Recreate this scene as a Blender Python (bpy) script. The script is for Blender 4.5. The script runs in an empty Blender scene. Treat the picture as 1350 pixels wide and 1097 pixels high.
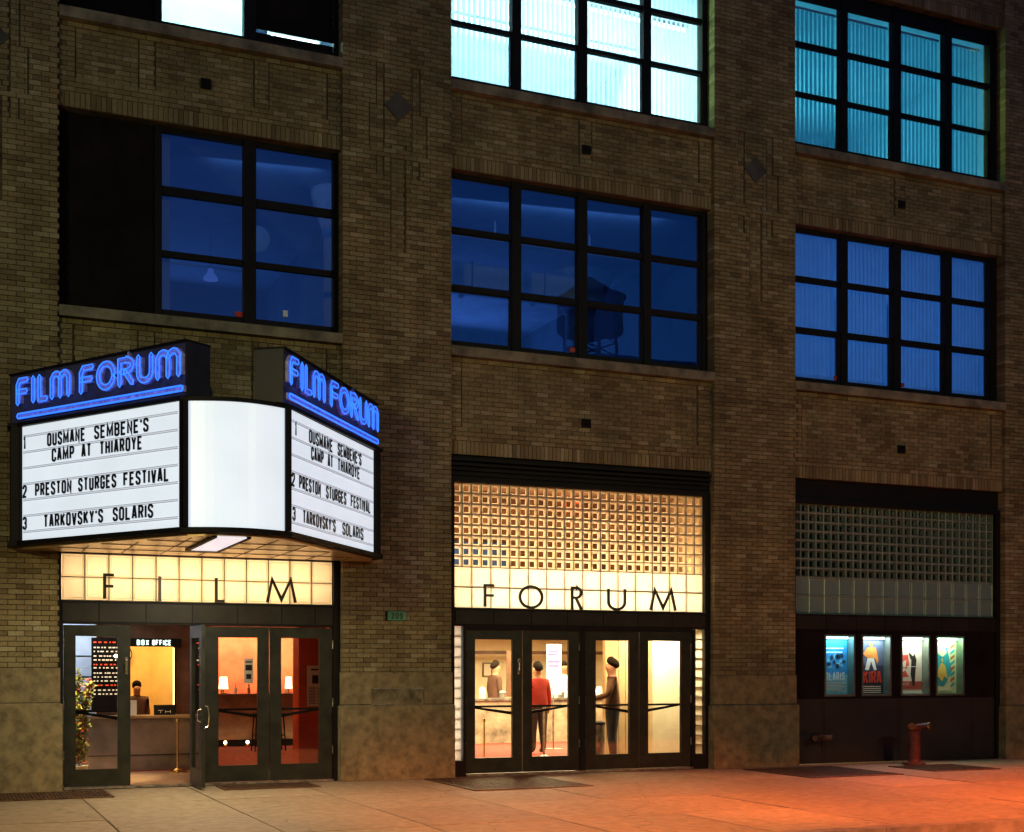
import bpy, math, random
from mathutils import Vector, Matrix
random.seed(7)
SC = bpy.context.scene
COL = SC.collection
R = math.radians
PI = math.pi

# ------------------------------------------------------------------ camera, sky, light, exposure
cam_d = bpy.data.cameras.new("camera"); cam = bpy.data.objects.new("camera", cam_d); COL.objects.link(cam)
cam.location = (0, -18.28, 1.58); cam.rotation_euler = (R(90), 0, -R(23.36))
cam_d.sensor_width = 36; cam_d.lens = 46.59; cam_d.shift_y = .2485
cam_d.clip_start = .1; cam_d.clip_end = 4000
SC.camera = cam
W = bpy.data.worlds.new("World"); SC.world = W; W.use_nodes = True
nt = W.node_tree
sky = nt.nodes.new('ShaderNodeTexSky'); sky.sky_type = 'NISHITA'; sky.sun_disc = False
sky.sun_elevation = R(-.3); sky.sun_rotation = R(185); sky.ozone_density = 6
bg = nt.nodes['Background']; bg.inputs['Strength'].default_value = .32
nt.links.new(sky.outputs[0], bg.inputs[0])
SC.view_settings.view_transform = 'Standard'; SC.view_settings.look = 'None'
SC.view_settings.exposure = 0; SC.view_settings.gamma = 1; SC.view_settings.use_curve_mapping = False
SC.cycles.use_denoising = True
SC.cycles.max_bounces = 7; SC.cycles.diffuse_bounces = 3; SC.cycles.glossy_bounces = 3
SC.cycles.transmission_bounces = 5; SC.cycles.transparent_max_bounces = 12
SC.cycles.sample_clamp_indirect = 4; SC.cycles.caustics_reflective = False; SC.cycles.caustics_refractive = False

def lamp(name, kind, loc, energy, color, size=.3, sizey=None, look=None, spot=None, blend=.5):
    d = bpy.data.lights.new(name, kind); o = bpy.data.objects.new(name, d); COL.objects.link(o)
    d.energy = energy; d.color = color; o.location = loc
    if kind == 'AREA':
        d.size = size
        if sizey: d.shape = 'RECTANGLE'; d.size_y = sizey
    else: d.shadow_soft_size = size
    if look is not None:
        v = Vector(look) - Vector(loc); o.rotation_euler = v.to_track_quat('-Z', 'Y').to_euler()
    if spot: d.spot_size = R(spot); d.spot_blend = blend
    return o
# sodium street lamps over the far kerb, and added red spots overhead in place of passing tail lamps
lamp('street_light_left', 'SPOT', (-7.0, -14.5, 6.2), 2300, (1, .84, .32), .25, look=(2.5, 0, .2), spot=96, blend=1)
lamp('street_light_right', 'SPOT', (15, -21, 8.2), 1650, (1, .96, .46), .25, look=(11, 0, 1), spot=90, blend=.9)
for x, e, c in ((2.5, 6000, (1, .44, .12)), (6.6, 18000, (1, .23, .055)), (10.4, 24000, (1, .17, .035)), (14.4, 33000, (1, .15, .035)), (18.5, 32000, (1, .15, .035))):
    lamp('traffic_glow_fill', 'SPOT', (x, -14.5, 8.5), e, c, .12, look=(x, -4.7-.06*x, 0), spot=31, blend=1)  # added fill spots without fixtures, colouring the pavement red and orange

# ------------------------------------------------------------------ materials
MATS = {}
def pm(name, col, rough=.7, metal=0, var=.15, scale=3., bump=0, bscale=60., spec=.5, emit=None, estr=0, coat=0, col2=None, stretch=None):
    if name in MATS: return MATS[name]
    m = bpy.data.materials.new(name); m.use_nodes = True; n = m.node_tree.nodes; l = m.node_tree.links
    b = n['Principled BSDF']; b.inputs['Roughness'].default_value = rough; b.inputs['Metallic'].default_value = metal
    b.inputs['Specular IOR Level'].default_value = spec
    if coat: b.inputs['Coat Weight'].default_value = coat; b.inputs['Coat Roughness'].default_value = .08
    g = n.new('ShaderNodeNewGeometry'); src = g.outputs['Position']
    if stretch:
        mp = n.new('ShaderNodeMapping'); mp.inputs['Scale'].default_value = stretch; l.new(src, mp.inputs[0]); src = mp.outputs[0]
    t = n.new('ShaderNodeTexNoise'); t.inputs['Scale'].default_value = scale; t.inputs['Detail'].default_value = 7
    t.inputs['Roughness'].default_value = .62
    l.new(src, t.inputs['Vector'])
    r = n.new('ShaderNodeValToRGB'); l.new(t.outputs['Fac'], r.inputs[0])
    c2 = col2 or tuple(max(0, c*(1-var*2)) for c in col); c1 = tuple(min(1, c*(1+var)) for c in col)
    r.color_ramp.elements[0].position = .36; r.color_ramp.elements[0].color = (*c2, 1)
    r.color_ramp.elements[1].position = .64; r.color_ramp.elements[1].color = (*c1, 1)
    l.new(r.outputs[0], b.inputs['Base Color'])
    if emit:
        b.inputs['Emission Color'].default_value = (*emit, 1); b.inputs['Emission Strength'].default_value = estr
    if bump:
        t2 = n.new('ShaderNodeTexNoise'); t2.inputs['Scale'].default_value = bscale; t2.inputs['Detail'].default_value = 4
        l.new(src, t2.inputs['Vector'])
        bp = n.new('ShaderNodeBump'); bp.inputs['Strength'].default_value = bump; bp.inputs['Distance'].default_value = .01
        l.new(t2.outputs['Fac'], bp.inputs['Height']); l.new(bp.outputs[0], b.inputs['Normal'])
    MATS[name] = m; return m

def brick_mat():
    m = bpy.data.materials.new('buff_brick'); m.use_nodes = True; n = m.node_tree.nodes; l = m.node_tree.links
    b = n['Principled BSDF']; b.inputs['Roughness'].default_value = .82; b.inputs['Specular IOR Level'].default_value = .35
    g = n.new('ShaderNodeNewGeometry'); oi = n.new('ShaderNodeObjectInfo')
    ad = n.new('ShaderNodeMath'); ad.operation = 'ADD'; l.new(g.outputs['Random Per Island'], ad.inputs[0]); l.new(oi.outputs['Random'], ad.inputs[1])
    fr = n.new('ShaderNodeMath'); fr.operation = 'FRACT'; l.new(ad.outputs[0], fr.inputs[0])
    r = n.new('ShaderNodeValToRGB'); l.new(fr.outputs[0], r.inputs[0])
    e = r.color_ramp.elements
    e[0].position = 0; e[0].color = (.155, .118, .06, 1)
    e[1].position = 1; e[1].color = (.35, .31, .18, 1)
    for p, c in ((.06, (.18, .138, .066)), (.16, (.215, .17, .082)), (.5, (.25, .205, .10)), (.85, (.285, .24, .125))):
        x = e.new(p); x.color = (*c, 1)
    t = n.new('ShaderNodeTexNoise'); t.inputs['Scale'].default_value = 1.1; t.inputs['Detail'].default_value = 6; l.new(g.outputs['Position'], t.inputs['Vector'])
    t3 = n.new('ShaderNodeTexNoise'); t3.inputs['Scale'].default_value = 35; t3.inputs['Detail'].default_value = 5; l.new(g.outputs['Position'], t3.inputs['Vector'])
    mr = n.new('ShaderNodeMapRange'); mr.inputs[1].default_value = .3; mr.inputs[2].default_value = .7; mr.inputs[3].default_value = .66; mr.inputs[4].default_value = 1.12
    l.new(t.outputs['Fac'], mr.inputs[0])
    mr2 = n.new('ShaderNodeMapRange'); mr2.inputs[1].default_value = .3; mr2.inputs[2].default_value = .7; mr2.inputs[3].default_value = .75; mr2.inputs[4].default_value = 1.15
    l.new(t3.outputs['Fac'], mr2.inputs[0])
    mu = n.new('ShaderNodeMath'); mu.operation = 'MULTIPLY'; l.new(mr.outputs[0], mu.inputs[0]); l.new(mr2.outputs[0], mu.inputs[1])
    mp = n.new('ShaderNodeMapping'); mp.inputs['Scale'].default_value = (2.6, 2.6, .28); l.new(g.outputs['Position'], mp.inputs[0])
    t4 = n.new('ShaderNodeTexNoise'); t4.inputs['Scale'].default_value = 1; t4.inputs['Detail'].default_value = 5; l.new(mp.outputs[0], t4.inputs['Vector'])
    mr4 = n.new('ShaderNodeMapRange'); mr4.inputs[1].default_value = .42; mr4.inputs[2].default_value = .62; mr4.inputs[3].default_value = .82; mr4.inputs[4].default_value = 1.05; l.new(t4.outputs['Fac'], mr4.inputs[0])
    mu5 = n.new('ShaderNodeMath'); mu5.operation = 'MULTIPLY'; l.new(mu.outputs[0], mu5.inputs[0]); l.new(mr4.outputs[0], mu5.inputs[1]); mu = mu5
    mx = n.new('ShaderNodeVectorMath'); mx.operation = 'SCALE'; l.new(r.outputs[0], mx.inputs[0]); l.new(mu.outputs[0], mx.inputs['Scale'])
    l.new(mx.outputs[0], b.inputs['Base Color'])
    bp = n.new('ShaderNodeBump'); bp.inputs['Strength'].default_value = .5; bp.inputs['Distance'].default_value = .006
    l.new(t3.outputs['Fac'], bp.inputs['Height']); l.new(bp.outputs[0], b.inputs['Normal'])
    return m
BRICK = brick_mat()
MORTAR = pm('dark_mortar', (.085, .070, .045), .95, var=.3, scale=2.5)
GRANITE = pm('weathered_granite', (.20, .16, .08), .85, var=.2, scale=7, bump=.7, bscale=90)
SILL = pm('cast_stone_sill', (.20, .185, .13), .85, var=.3, scale=2.2, bump=.4)
BLACK = pm('black_painted_steel', (.006, .0055, .006), .6, var=.2, scale=4, spec=.2)
BLACKM = pm('black_matt_panel', (.007, .005, .005), .8, var=.3, scale=2, spec=.15)
DOORM = pm('dark_bronze_door', (.018, .021, .014), .42, metal=.1, var=.25, scale=5, bump=.1, spec=.35)
ORN = pm('slate_ornament', (.065, .065, .058), .8, var=.2)
CONC = pm('sidewalk_concrete', (.29, .245, .16), .62, var=.12, scale=7, bump=.7, bscale=120, col2=(.215, .178, .115))
def weather(m):
    n = m.node_tree.nodes; l = m.node_tree.links; b = n['Principled BSDF']; src = b.inputs['Base Color'].links[0].from_socket
    g = n.new('ShaderNodeNewGeometry')
    v = n.new('ShaderNodeTexVoronoi'); v.inputs['Scale'].default_value = 4.2; l.new(g.outputs['Position'], v.inputs['Vector'])
    a = n.new('ShaderNodeMapRange'); a.inputs[1].default_value = .07; a.inputs[2].default_value = .10; a.inputs[3].default_value = .45; a.inputs[4].default_value = 1; l.new(v.outputs['Distance'], a.inputs[0])
    no = n.new('ShaderNodeTexNoise'); no.inputs['Scale'].default_value = 1.5; no.inputs['Detail'].default_value = 4; l.new(g.outputs['Position'], no.inputs['Vector'])
    ad = n.new('ShaderNodeVectorMath'); ad.operation = 'MULTIPLY_ADD'; ad.inputs[1].default_value = (.5, .5, .5); l.new(no.outputs['Color'], ad.inputs[0]); l.new(g.outputs['Position'], ad.inputs[2])
    c = n.new('ShaderNodeTexVoronoi'); c.feature = 'DISTANCE_TO_EDGE'; c.inputs['Scale'].default_value = .42; l.new(ad.outputs[0], c.inputs['Vector'])
    d = n.new('ShaderNodeMapRange'); d.inputs[1].default_value = .002; d.inputs[2].default_value = .006; d.inputs[3].default_value = .72; d.inputs[4].default_value = 1; l.new(c.outputs['Distance'], d.inputs[0])
    oi = n.new('ShaderNodeObjectInfo'); e = n.new('ShaderNodeMapRange'); e.inputs[3].default_value = .80; e.inputs[4].default_value = 1.12; l.new(oi.outputs['Random'], e.inputs[0])
    m1 = n.new('ShaderNodeMath'); m1.operation = 'MULTIPLY'; l.new(a.outputs[0], m1.inputs[0]); l.new(d.outputs[0], m1.inputs[1])
    m2 = n.new('ShaderNodeMath'); m2.operation = 'MULTIPLY'; l.new(m1.outputs[0], m2.inputs[0]); l.new(e.outputs[0], m2.inputs[1])
    s = n.new('ShaderNodeVectorMath'); s.operation = 'SCALE'; l.new(src, s.inputs[0]); l.new(m2.outputs[0], s.inputs['Scale']); l.new(s.outputs[0], b.inputs['Base Color'])
weather(CONC)
ASPH = pm('asphalt', (.05, .048, .045), .8, var=.25, scale=.8, bump=.8, bscale=150)
STEEL = pm('worn_steel', (.30, .28, .25), .4, metal=.8, var=.3, scale=8)
RUST = pm('rusty_grate_steel', (.10, .055, .03), .6, metal=.3, var=.35, scale=9)
BRASS = pm('polished_brass', (.75, .52, .22), .22, metal=1, var=.1)
CHROME = pm('handle_steel', (.7, .66, .55), .25, metal=1, var=.05)
CREAM = pm('cream_plaster', (.84, .76, .52), .7, var=.06, scale=2)
TAN = pm('tan_plaster', (.62, .44, .22), .65, var=.08, scale=2)
YELL = pm('yellow_plaster', (.82, .56, .20), .7, var=.06)
REDW = pm('red_wall', (.62, .10, .035), .6, var=.15, scale=1.5)
ORANGEW = pm('orange_wall', (.78, .24, .11), .6, var=.2, scale=1.2)
CARPET = pm('red_carpet', (.26, .03, .018), .95, var=.3, scale=14, bump=.5)
BROWN = pm('brown_panelling', (.15, .075, .04), .5, var=.2, scale=3)
CNT = pm('counter_laminate', (.20, .14, .11), .35, var=.2, scale=2)
BLUEW = pm('pale_blue_panel', (.60, .70, .82), .5, var=.05)
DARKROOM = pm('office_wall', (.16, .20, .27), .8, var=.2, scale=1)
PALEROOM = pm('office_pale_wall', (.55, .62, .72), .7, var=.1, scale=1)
WHITEPAINT = pm('white_paint', (.8, .8, .78), .5, var=.04)
INK = pm('black_letter', (.012, .012, .014), .4, var=.1)
REDINK = pm('red_ink', (.55, .03, .015), .5, var=.1)
WHITEINK = pm('white_ink', (.85, .85, .8), .5, var=.03)
GREENPL = pm('green_enamel', (.06, .28, .14), .4, var=.15)
LEAF = pm('leaf_green', (.14, .17, .03), .6, var=.3, scale=12)
LEAFY = pm('leaf_yellow', (.50, .40, .06), .6, var=.2, scale=12)
BLOOM = pm('red_blossom', (.50, .05, .03), .6, var=.2)
STEM = pm('plant_stem', (.12, .08, .03), .8, var=.2)
SKIN = pm('skin', (.36, .17, .10), .6, var=.08); HAIR = pm('dark_hair', (.014, .009, .006), .9, var=.2, spec=.1)
PAPER = pm('paper', (.78, .74, .62), .6, var=.04)
DKBLD = pm('dark_masonry', (.05, .05, .055), .9, var=.2, scale=.3)
TANK = pm('tank_timber', (.035, .03, .03), .9, var=.3, scale=1, stretch=(6, 6, .4))

def emis(name, col, s, var=0, scale=3., base=None, lines=None):
    if name in MATS: return MATS[name]
    m = pm(name, base or tuple(min(.8, c*.8) for c in col), .35, var=.02)
    n = m.node_tree.nodes; l = m.node_tree.links; b = n['Principled BSDF']
    b.inputs['Emission Color'].default_value = (*col, 1); b.inputs['Emission Strength'].default_value = s
    if var:
        g = n.new('ShaderNodeNewGeometry'); t = n.new('ShaderNodeTexNoise'); t.inputs['Scale'].default_value = scale; t.inputs['Detail'].default_value = 3
        l.new(g.outputs['Position'], t.inputs['Vector'])
        mr = n.new('ShaderNodeMapRange'); mr.inputs[1].default_value = .3; mr.inputs[2].default_value = .7
        mr.inputs[3].default_value = s*(1-var); mr.inputs[4].default_value = s*(1+var); l.new(t.outputs['Fac'], mr.inputs[0])
        l.new(mr.outputs[0], b.inputs['Emission Strength'])
    return m
BOARD = emis('marquee_milk_plastic', (.78, .88, 1.0), .78, var=.05, scale=1.6)
CURVE = emis('curved_milk_plastic', (.80, .90, 1.0), .80, var=.05, scale=1.2)
RAILM = emis('clear_grey_rail', (.34, .36, .42), .5)  # glow put into the rails, standing in for light from the board
NEON = emis('blue_neon_tube', (.03, .185, 1.0), 1.5)
NEON2 = pm('blue_neon_channel', (.46, .44, .95), .45, var=.25, scale=14)
LITSOFF = emis('soffit_lamp_diffuser', (.80, .78, .90), .85)
BOXN = emis('white_sign_letters', (.75, 1, .92), 1.6)
CYANTUBE = emis('fluorescent_tube', (.75, 1, .97), 9)
WARMB = emis('warm_bulb', (1, .72, .38), 9)
GLOBE = emis('paper_globe', (.10, .22, .42), .16)
WARMTUBE = emis('warm_strip', (1, .74, .36), 3)
REDNEON = emis('red_neon', (1, .08, .03), 1.6)

def translucent(name, col, tr=.6, gl=.1, rough=.25, wave=None):
    m = bpy.data.materials.new(name); m.use_nodes = True; n = m.node_tree.nodes; l = m.node_tree.links; n.clear()
    o = n.new('ShaderNodeOutputMaterial'); d = n.new('ShaderNodeBsdfDiffuse'); t = n.new('ShaderNodeBsdfTranslucent'); g = n.new('ShaderNodeBsdfGlossy')
    no = n.new('ShaderNodeTexNoise'); no.inputs['Scale'].default_value = 5; ge = n.new('ShaderNodeNewGeometry'); l.new(ge.outputs['Position'], no.inputs['Vector'])
    mr = n.new('ShaderNodeMapRange'); mr.inputs[3].default_value = .86; mr.inputs[4].default_value = 1.1; l.new(no.outputs['Fac'], mr.inputs[0])
    v = n.new('ShaderNodeVectorMath'); v.operation = 'SCALE'; v.inputs[0].default_value = col; l.new(mr.outputs[0], v.inputs['Scale'])
    l.new(v.outputs[0], d.inputs[0]); l.new(v.outputs[0], t.inputs[0]); g.inputs['Roughness'].default_value = rough
    a = n.new('ShaderNodeMixShader'); a.inputs[0].default_value = tr; l.new(d.outputs[0], a.inputs[1]); l.new(t.outputs[0], a.inputs[2])
    b = n.new('ShaderNodeMixShader'); b.inputs[0].default_value = gl; l.new(a.outputs[0], b.inputs[1]); l.new(g.outputs[0], b.inputs[2])
    l.new(b.outputs[0], o.inputs[0])
    if wave:   # fine ribs pressed into the glass
        tx = n.new('ShaderNodeTexWave'); tx.inputs['Scale'].default_value = wave; l.new(ge.outputs['Position'], tx.inputs[0])
        bp = n.new('ShaderNodeBump'); bp.inputs['Strength'].default_value = .6; bp.inputs['Distance'].default_value = .004
        l.new(tx.outputs['Fac'], bp.inputs['Height'])
        for s in (d, t, g): l.new(bp.outputs[0], s.inputs['Normal'])
    return m
BLOCKW = translucent('pressed_glass_block', (.90, .80, .62), .72, .08, wave=22)
BLOCKE = translucent('glass_block_edge', (.92, .80, .58), .6, .08)
BLOCKD = translucent('unlit_glass_block', (.12, .19, .155), .15, .16, .3)
BLOCKT = translucent('unlit_large_block', (.17, .29, .27), .15, .14, .35)
JOINT = pm('pale_block_joint', (.26, .25, .19), .6, var=.1)
JOINTD = pm('grey_green_joint', (.22, .33, .26), .6, var=.15)
SLAT = translucent('blind_slat', (.72, .80, .84), .55, .03)
TEALSLAT = translucent('teal_blind_slat', (.16, .42, .58), .5, .03)
SHADE = translucent('white_shade', (.85, .9, .9), .7, .02)

def glass(name, tint=(.9, .93, .95), refl=.10, rough=0.0):
    m = bpy.data.materials.new(name); m.use_nodes = True; n = m.node_tree.nodes; l = m.node_tree.links; n.clear()
    o = n.new('ShaderNodeOutputMaterial'); t = n.new('ShaderNodeBsdfTransparent'); t.inputs[0].default_value = (*tint, 1)
    g = n.new('ShaderNodeBsdfGlossy'); g.inputs['Roughness'].default_value = rough
    f = n.new('ShaderNodeFresnel'); f.inputs['IOR'].default_value = 1.5
    mu = n.new('ShaderNodeMath'); mu.operation = 'MULTIPLY_ADD'; mu.inputs[1].default_value = 1.6; mu.inputs[2].default_value = refl - .065
    l.new(f.outputs[0], mu.inputs[0])
    x = n.new('ShaderNodeMixShader'); l.new(mu.outputs[0], x.inputs[0]); l.new(t.outputs[0], x.inputs[1]); l.new(g.outputs[0], x.inputs[2])
    no = n.new('ShaderNodeTexNoise'); no.inputs['Scale'].default_value = 1.2; ge = n.new('ShaderNodeNewGeometry'); l.new(ge.outputs['Position'], no.inputs['Vector'])
    bp = n.new('ShaderNodeBump'); bp.inputs['Strength'].default_value = .08; bp.inputs['Distance'].default_value = .01
    l.new(no.outputs['Fac'], bp.inputs['Height']); l.new(bp.outputs[0], g.inputs['Normal'])
    l.new(x.outputs[0], o.inputs[0]); return m
WGLASS = glass('window_glass', (.80, .87, .95), .42)
DGLASS = glass('door_glass', (.93, .93, .92), .08)
CLEAR = glass('clear_block_centre', (.72, .66, .6), .10)

# ------------------------------------------------------------------ mesh helpers
class MB:
    def __init__(s): s.v = []; s.f = []; s.m = []
    def quad(s, a, b, c, d, m=0):
        k = len(s.v); s.v += [tuple(a), tuple(b), tuple(c), tuple(d)]; s.f.append((k, k+1, k+2, k+3)); s.m.append(m)
    def box(s, x0, x1, y0, y1, z0, z1, m=0, back=True):
        k = len(s.v)
        s.v += [(x0,y0,z0),(x1,y0,z0),(x1,y1,z0),(x0,y1,z0),(x0,y0,z1),(x1,y0,z1),(x1,y1,z1),(x0,y1,z1)]
        F = [(0,1,5,4),(1,2,6,5),(3,0,4,7),(4,5,6,7),(3,2,1,0)] + ([(2,3,7,6)] if back else [])
        for q in F: s.f.append(tuple(k+i for i in q)); s.m.append(m)
    def prism(s, poly, fn, d0, d1, m=0):
        """extrude a 2-D polygon; fn(u, v, d) -> point"""
        k = len(s.v); n = len(poly)
        s.v += [tuple(fn(u, v, d0)) for u, v in poly] + [tuple(fn(u, v, d1)) for u, v in poly]
        s.f.append(tuple(k+i for i in range(n))); s.f.append(tuple(k+n+i for i in reversed(range(n)))); s.m += [m, m]
        for i in range(n):
            j = (i+1) % n; s.f.append((k+i, k+n+i, k+n+j, k+j)); s.m.append(m)
    def ribbon(s, pts, t, fn, d0, d1, m=0, closed=False):
        n = len(pts)
        if n < 2: return
        L, Rr = [], []
        for i in range(n):
            p = Vector(pts[i])
            a = Vector(pts[i-1]) if (i > 0 or closed) else None
            b = Vector(pts[(i+1) % n]) if (i < n-1 or closed) else None
            d1v = (p-a).normalized() if a is not None else None; d2v = (b-p).normalized() if b is not None else None
            if d1v is None: nn = Vector((-d2v.y, d2v.x)); w = 1
            elif d2v is None: nn = Vector((-d1v.y, d1v.x)); w = 1
            else:
                n1 = Vector((-d1v.y, d1v.x)); n2 = Vector((-d2v.y, d2v.x)); nn = n1+n2
                if nn.length < 1e-4: nn = n1
                nn.normalize(); w = min(1/max(nn.dot(n1), .3), 2.4)
            L.append(p+nn*w*t/2); Rr.append(p-nn*w*t/2)
        for i in range(n if closed else n-1):
            j = (i+1) % n
            s.prism([L[i], Rr[i], Rr[j], L[j]], fn, d0, d1, m)
    def tube(s, pts, r, seg=6, m=0, closed=False):
        P = [Vector(p) for p in pts]; n = len(P); k = len(s.v); up0 = None
        for i in range(n):
            a = P[i-1] if (i > 0 or closed) else P[i]; b = P[(i+1) % n] if (i < n-1 or closed) else P[i]
            d = (b-a); d = d.normalized() if d.length > 1e-7 else Vector((0, 0, 1))
            up = up0 if up0 is not None else (Vector((0, 0, 1)) if abs(d.z) < .9 else Vector((1, 0, 0)))
            x = d.cross(up)
            if x.length < 1e-4: x = d.cross(Vector((.3, 1, .2)))
            x.normalize(); y = x.cross(d).normalized(); up0 = y
            rr = r[i] if isinstance(r, (list, tuple)) else r
            for q in range(seg):
                an = 2*PI*q/seg; s.v.append(tuple(P[i]+x*math.cos(an)*rr+y*math.sin(an)*rr))
        for i in range(n if closed else n-1):
            j = (i+1) % n
            for q in range(seg):
                s.f.append((k+i*seg+q, k+i*seg+(q+1) % seg, k+j*seg+(q+1) % seg, k+j*seg+q)); s.m.append(m)
        if not closed:
            s.f.append(tuple(k+q for q in reversed(range(seg)))); s.f.append(tuple(k+(n-1)*seg+q for q in range(seg))); s.m += [m, m]
    def lathe(s, prof, cx, cy, seg=16, m=0):
        k = len(s.v)
        for r, z in prof:
            for q in range(seg): an = 2*PI*q/seg; s.v.append((cx+r*math.cos(an), cy+r*math.sin(an), z))
        for i in range(len(prof)-1):
            for q in range(seg):
                s.f.append((k+i*seg+q, k+i*seg+(q+1) % seg, k+(i+1)*seg+(q+1) % seg, k+(i+1)*seg+q)); s.m.append(m)
        s.f.append(tuple(k+q for q in reversed(range(seg)))); s.f.append(tuple(k+(len(prof)-1)*seg+q for q in range(seg))); s.m += [m, m]
    def mesh(s, name, mats, smooth=False):
        me = bpy.data.meshes.new(name); me.from_pydata(s.v, [], s.f)
        for x in (mats if isinstance(mats, (list, tuple)) else [mats]): me.materials.append(x)
        me.polygons.foreach_set('material_index', s.m)
        if smooth: me.polygons.foreach_set('use_smooth', [True]*len(s.f))
        me.update(); return me
    def build(s, name, mats, parent=None, smooth=False, loc=None, **tags):
        return link(name, s.mesh(name, mats, smooth), parent, loc, **tags)
def link(name, me, parent=None, loc=None, rot=None, **tags):
    o = bpy.data.objects.new(name, me); COL.objects.link(o); o.parent = parent
    if loc: o.location = loc
    if rot: o.rotation_euler = rot
    for a, b in tags.items(): o[a] = b
    return o
def thing(name, label, cat, group=None, loc=(0, 0, 0), rz=0, parent=None):
    o = link(name, None, parent, loc, (0, 0, rz), label=label, category=cat)
    if group: o['group'] = group
    return o
def bx(name, mats, parent, x0, x1, y0, y1, z0, z1, **tags):
    m = MB(); m.box(x0, x1, y0, y1, z0, z1); return m.build(name, mats, parent, **tags)
def copy_tree(o, parent=None):
    c = o.copy(); COL.objects.link(c); c.parent = parent
    for ch in list(o.children): copy_tree(ch, c)
    return c

# ------------------------------------------------------------------ stroke letters
def arc(cx, cy, rx, ry, a0, a1, n=10):
    return [(cx+rx*math.cos(R(a0+(a1-a0)*i/n)), cy+ry*math.sin(R(a0+(a1-a0)*i/n))) for i in range(n+1)]
GL = {
 'A': [[(0,0),(.38,1),(.62,1),(1,0)],[(.15,.27),(.85,.27)]], 'B': [[(0,0),(0,1),(.7,1),(1,.88),(1,.64),(.75,.53),(0,.53)],[(.75,.53),(1,.42),(1,.12),(.7,0),(0,0)]],
 'C': [[(1,.7),(1,.88),(.75,1),(.25,1),(0,.88),(0,.12),(.25,0),(.75,0),(1,.12),(1,.3)]], 'D': [[(0,0),(0,1),(.65,1),(1,.85),(1,.15),(.65,0),(0,0)]],
 'E': [[(1,1),(0,1),(0,0),(1,0)],[(0,.52),(.85,.52)]], 'F': [[(1,1),(0,1),(0,0)],[(0,.52),(.85,.52)]],
 'G': [[(1,.7),(1,.88),(.75,1),(.25,1),(0,.88),(0,.12),(.25,0),(.75,0),(1,.12),(1,.45),(.55,.45)]], 'H': [[(0,0),(0,1)],[(1,0),(1,1)],[(0,.52),(1,.52)]],
 'I': [[(.5,0),(.5,1)]], 'K': [[(0,0),(0,1)],[(1,1),(.05,.42)],[(.32,.55),(1,0)]], 'L': [[(0,1),(0,0),(1,0)]], 'M': [[(0,0),(0,1),(.5,.2),(1,1),(1,0)]],
 'N': [[(0,0),(0,1),(1,0),(1,1)]], 'O': [[(.25,0),(0,.12),(0,.88),(.25,1),(.75,1),(1,.88),(1,.12),(.75,0),(.25,0)]],
 'P': [[(0,0),(0,1),(.72,1),(1,.88),(1,.58),(.72,.45),(0,.45)]], 'R': [[(0,0),(0,1),(.72,1),(1,.88),(1,.6),(.72,.48),(0,.48)],[(.6,.48),(1,0)]],
 'S': [[(1,.75),(1,.88),(.75,1),(.25,1),(0,.88),(0,.68),(.2,.57),(.8,.43),(1,.32),(1,.12),(.75,0),(.25,0),(0,.12),(0,.27)]],
 'T': [[(0,1),(1,1)],[(.5,1),(.5,0)]], 'U': [[(0,1),(0,.12),(.25,0),(.75,0),(1,.12),(1,1)]], 'V': [[(0,1),(.42,0),(.58,0),(1,1)]], 'X': [[(0,0),(1,1)],[(0,1),(1,0)]],
 'Y': [[(0,1),(.5,.45),(1,1)],[(.5,.45),(.5,0)]], "'": [[(.5,1),(.4,.75)]], '1': [[(.3,.85),(.5,1),(.5,0)]],
 '2': [[(0,.72),(0,.88),(.25,1),(.75,1),(1,.88),(1,.62),(0,.1),(0,0),(1,0)]], '3': [[(0,.8),(.1,.95),(.3,1),(.7,1),(1,.88),(1,.64),(.7,.53),(.4,.53)],[(.7,.53),(1,.42),(1,.12),(.7,0),(.3,0),(0,.1),(0,.25)]],
 '0': [[(.25,0),(0,.12),(0,.88),(.25,1),(.75,1),(1,.88),(1,.12),(.75,0),(.25,0)]],
 '9': [[(0,.1),(.3,0),(.75,0),(1,.15),(1,.88),(.75,1),(.25,1),(0,.88),(0,.6),(.25,.46),(1,.46)]],
}
NARROW = {'I': .35, "'": .35, '1': .5, 'M': 1.3}
def text(mb, s, u0, u1, v, h, fn, t, d0, d1, m=0, gap=.38):
    """write s between u0 and u1 on the surface fn, letters h high on the base line v"""
    ws = [NARROW.get(c, 1) if c != ' ' else .8 for c in s]
    unit = (u1-u0)/(sum(ws)+gap*(len(s)-1)); u = u0
    for c, w in zip(s, ws):
        if c in GL:
            for pl in GL[c]:
                mb.ribbon([(u+t/2+max(w*unit-t, .001)*p[0], v+t/2+(h-t)*p[1]) for p in pl], t, fn, d0, d1, m)
        u += (w+gap)*unit
def letters(parent, s, u0, u1, v, h, fn, t, d0, d1, gap):
    ws = [NARROW.get(c, 1) for c in s]; unit = (u1-u0)/(sum(ws)+gap*(len(s)-1)); u = u0
    for c, w in zip(s, ws):
        m = MB()
        for pl in GL[c]: m.ribbon([(u+t/2+max(w*unit-t, .001)*p[0], v+t/2+(h-t)*p[1]) for p in pl], t, fn, d0, d1)
        m.build('letter', INK, parent); u += (w+gap)*unit
FRONT = lambda y: (lambda u, v, d: (u, y-d, v))

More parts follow.
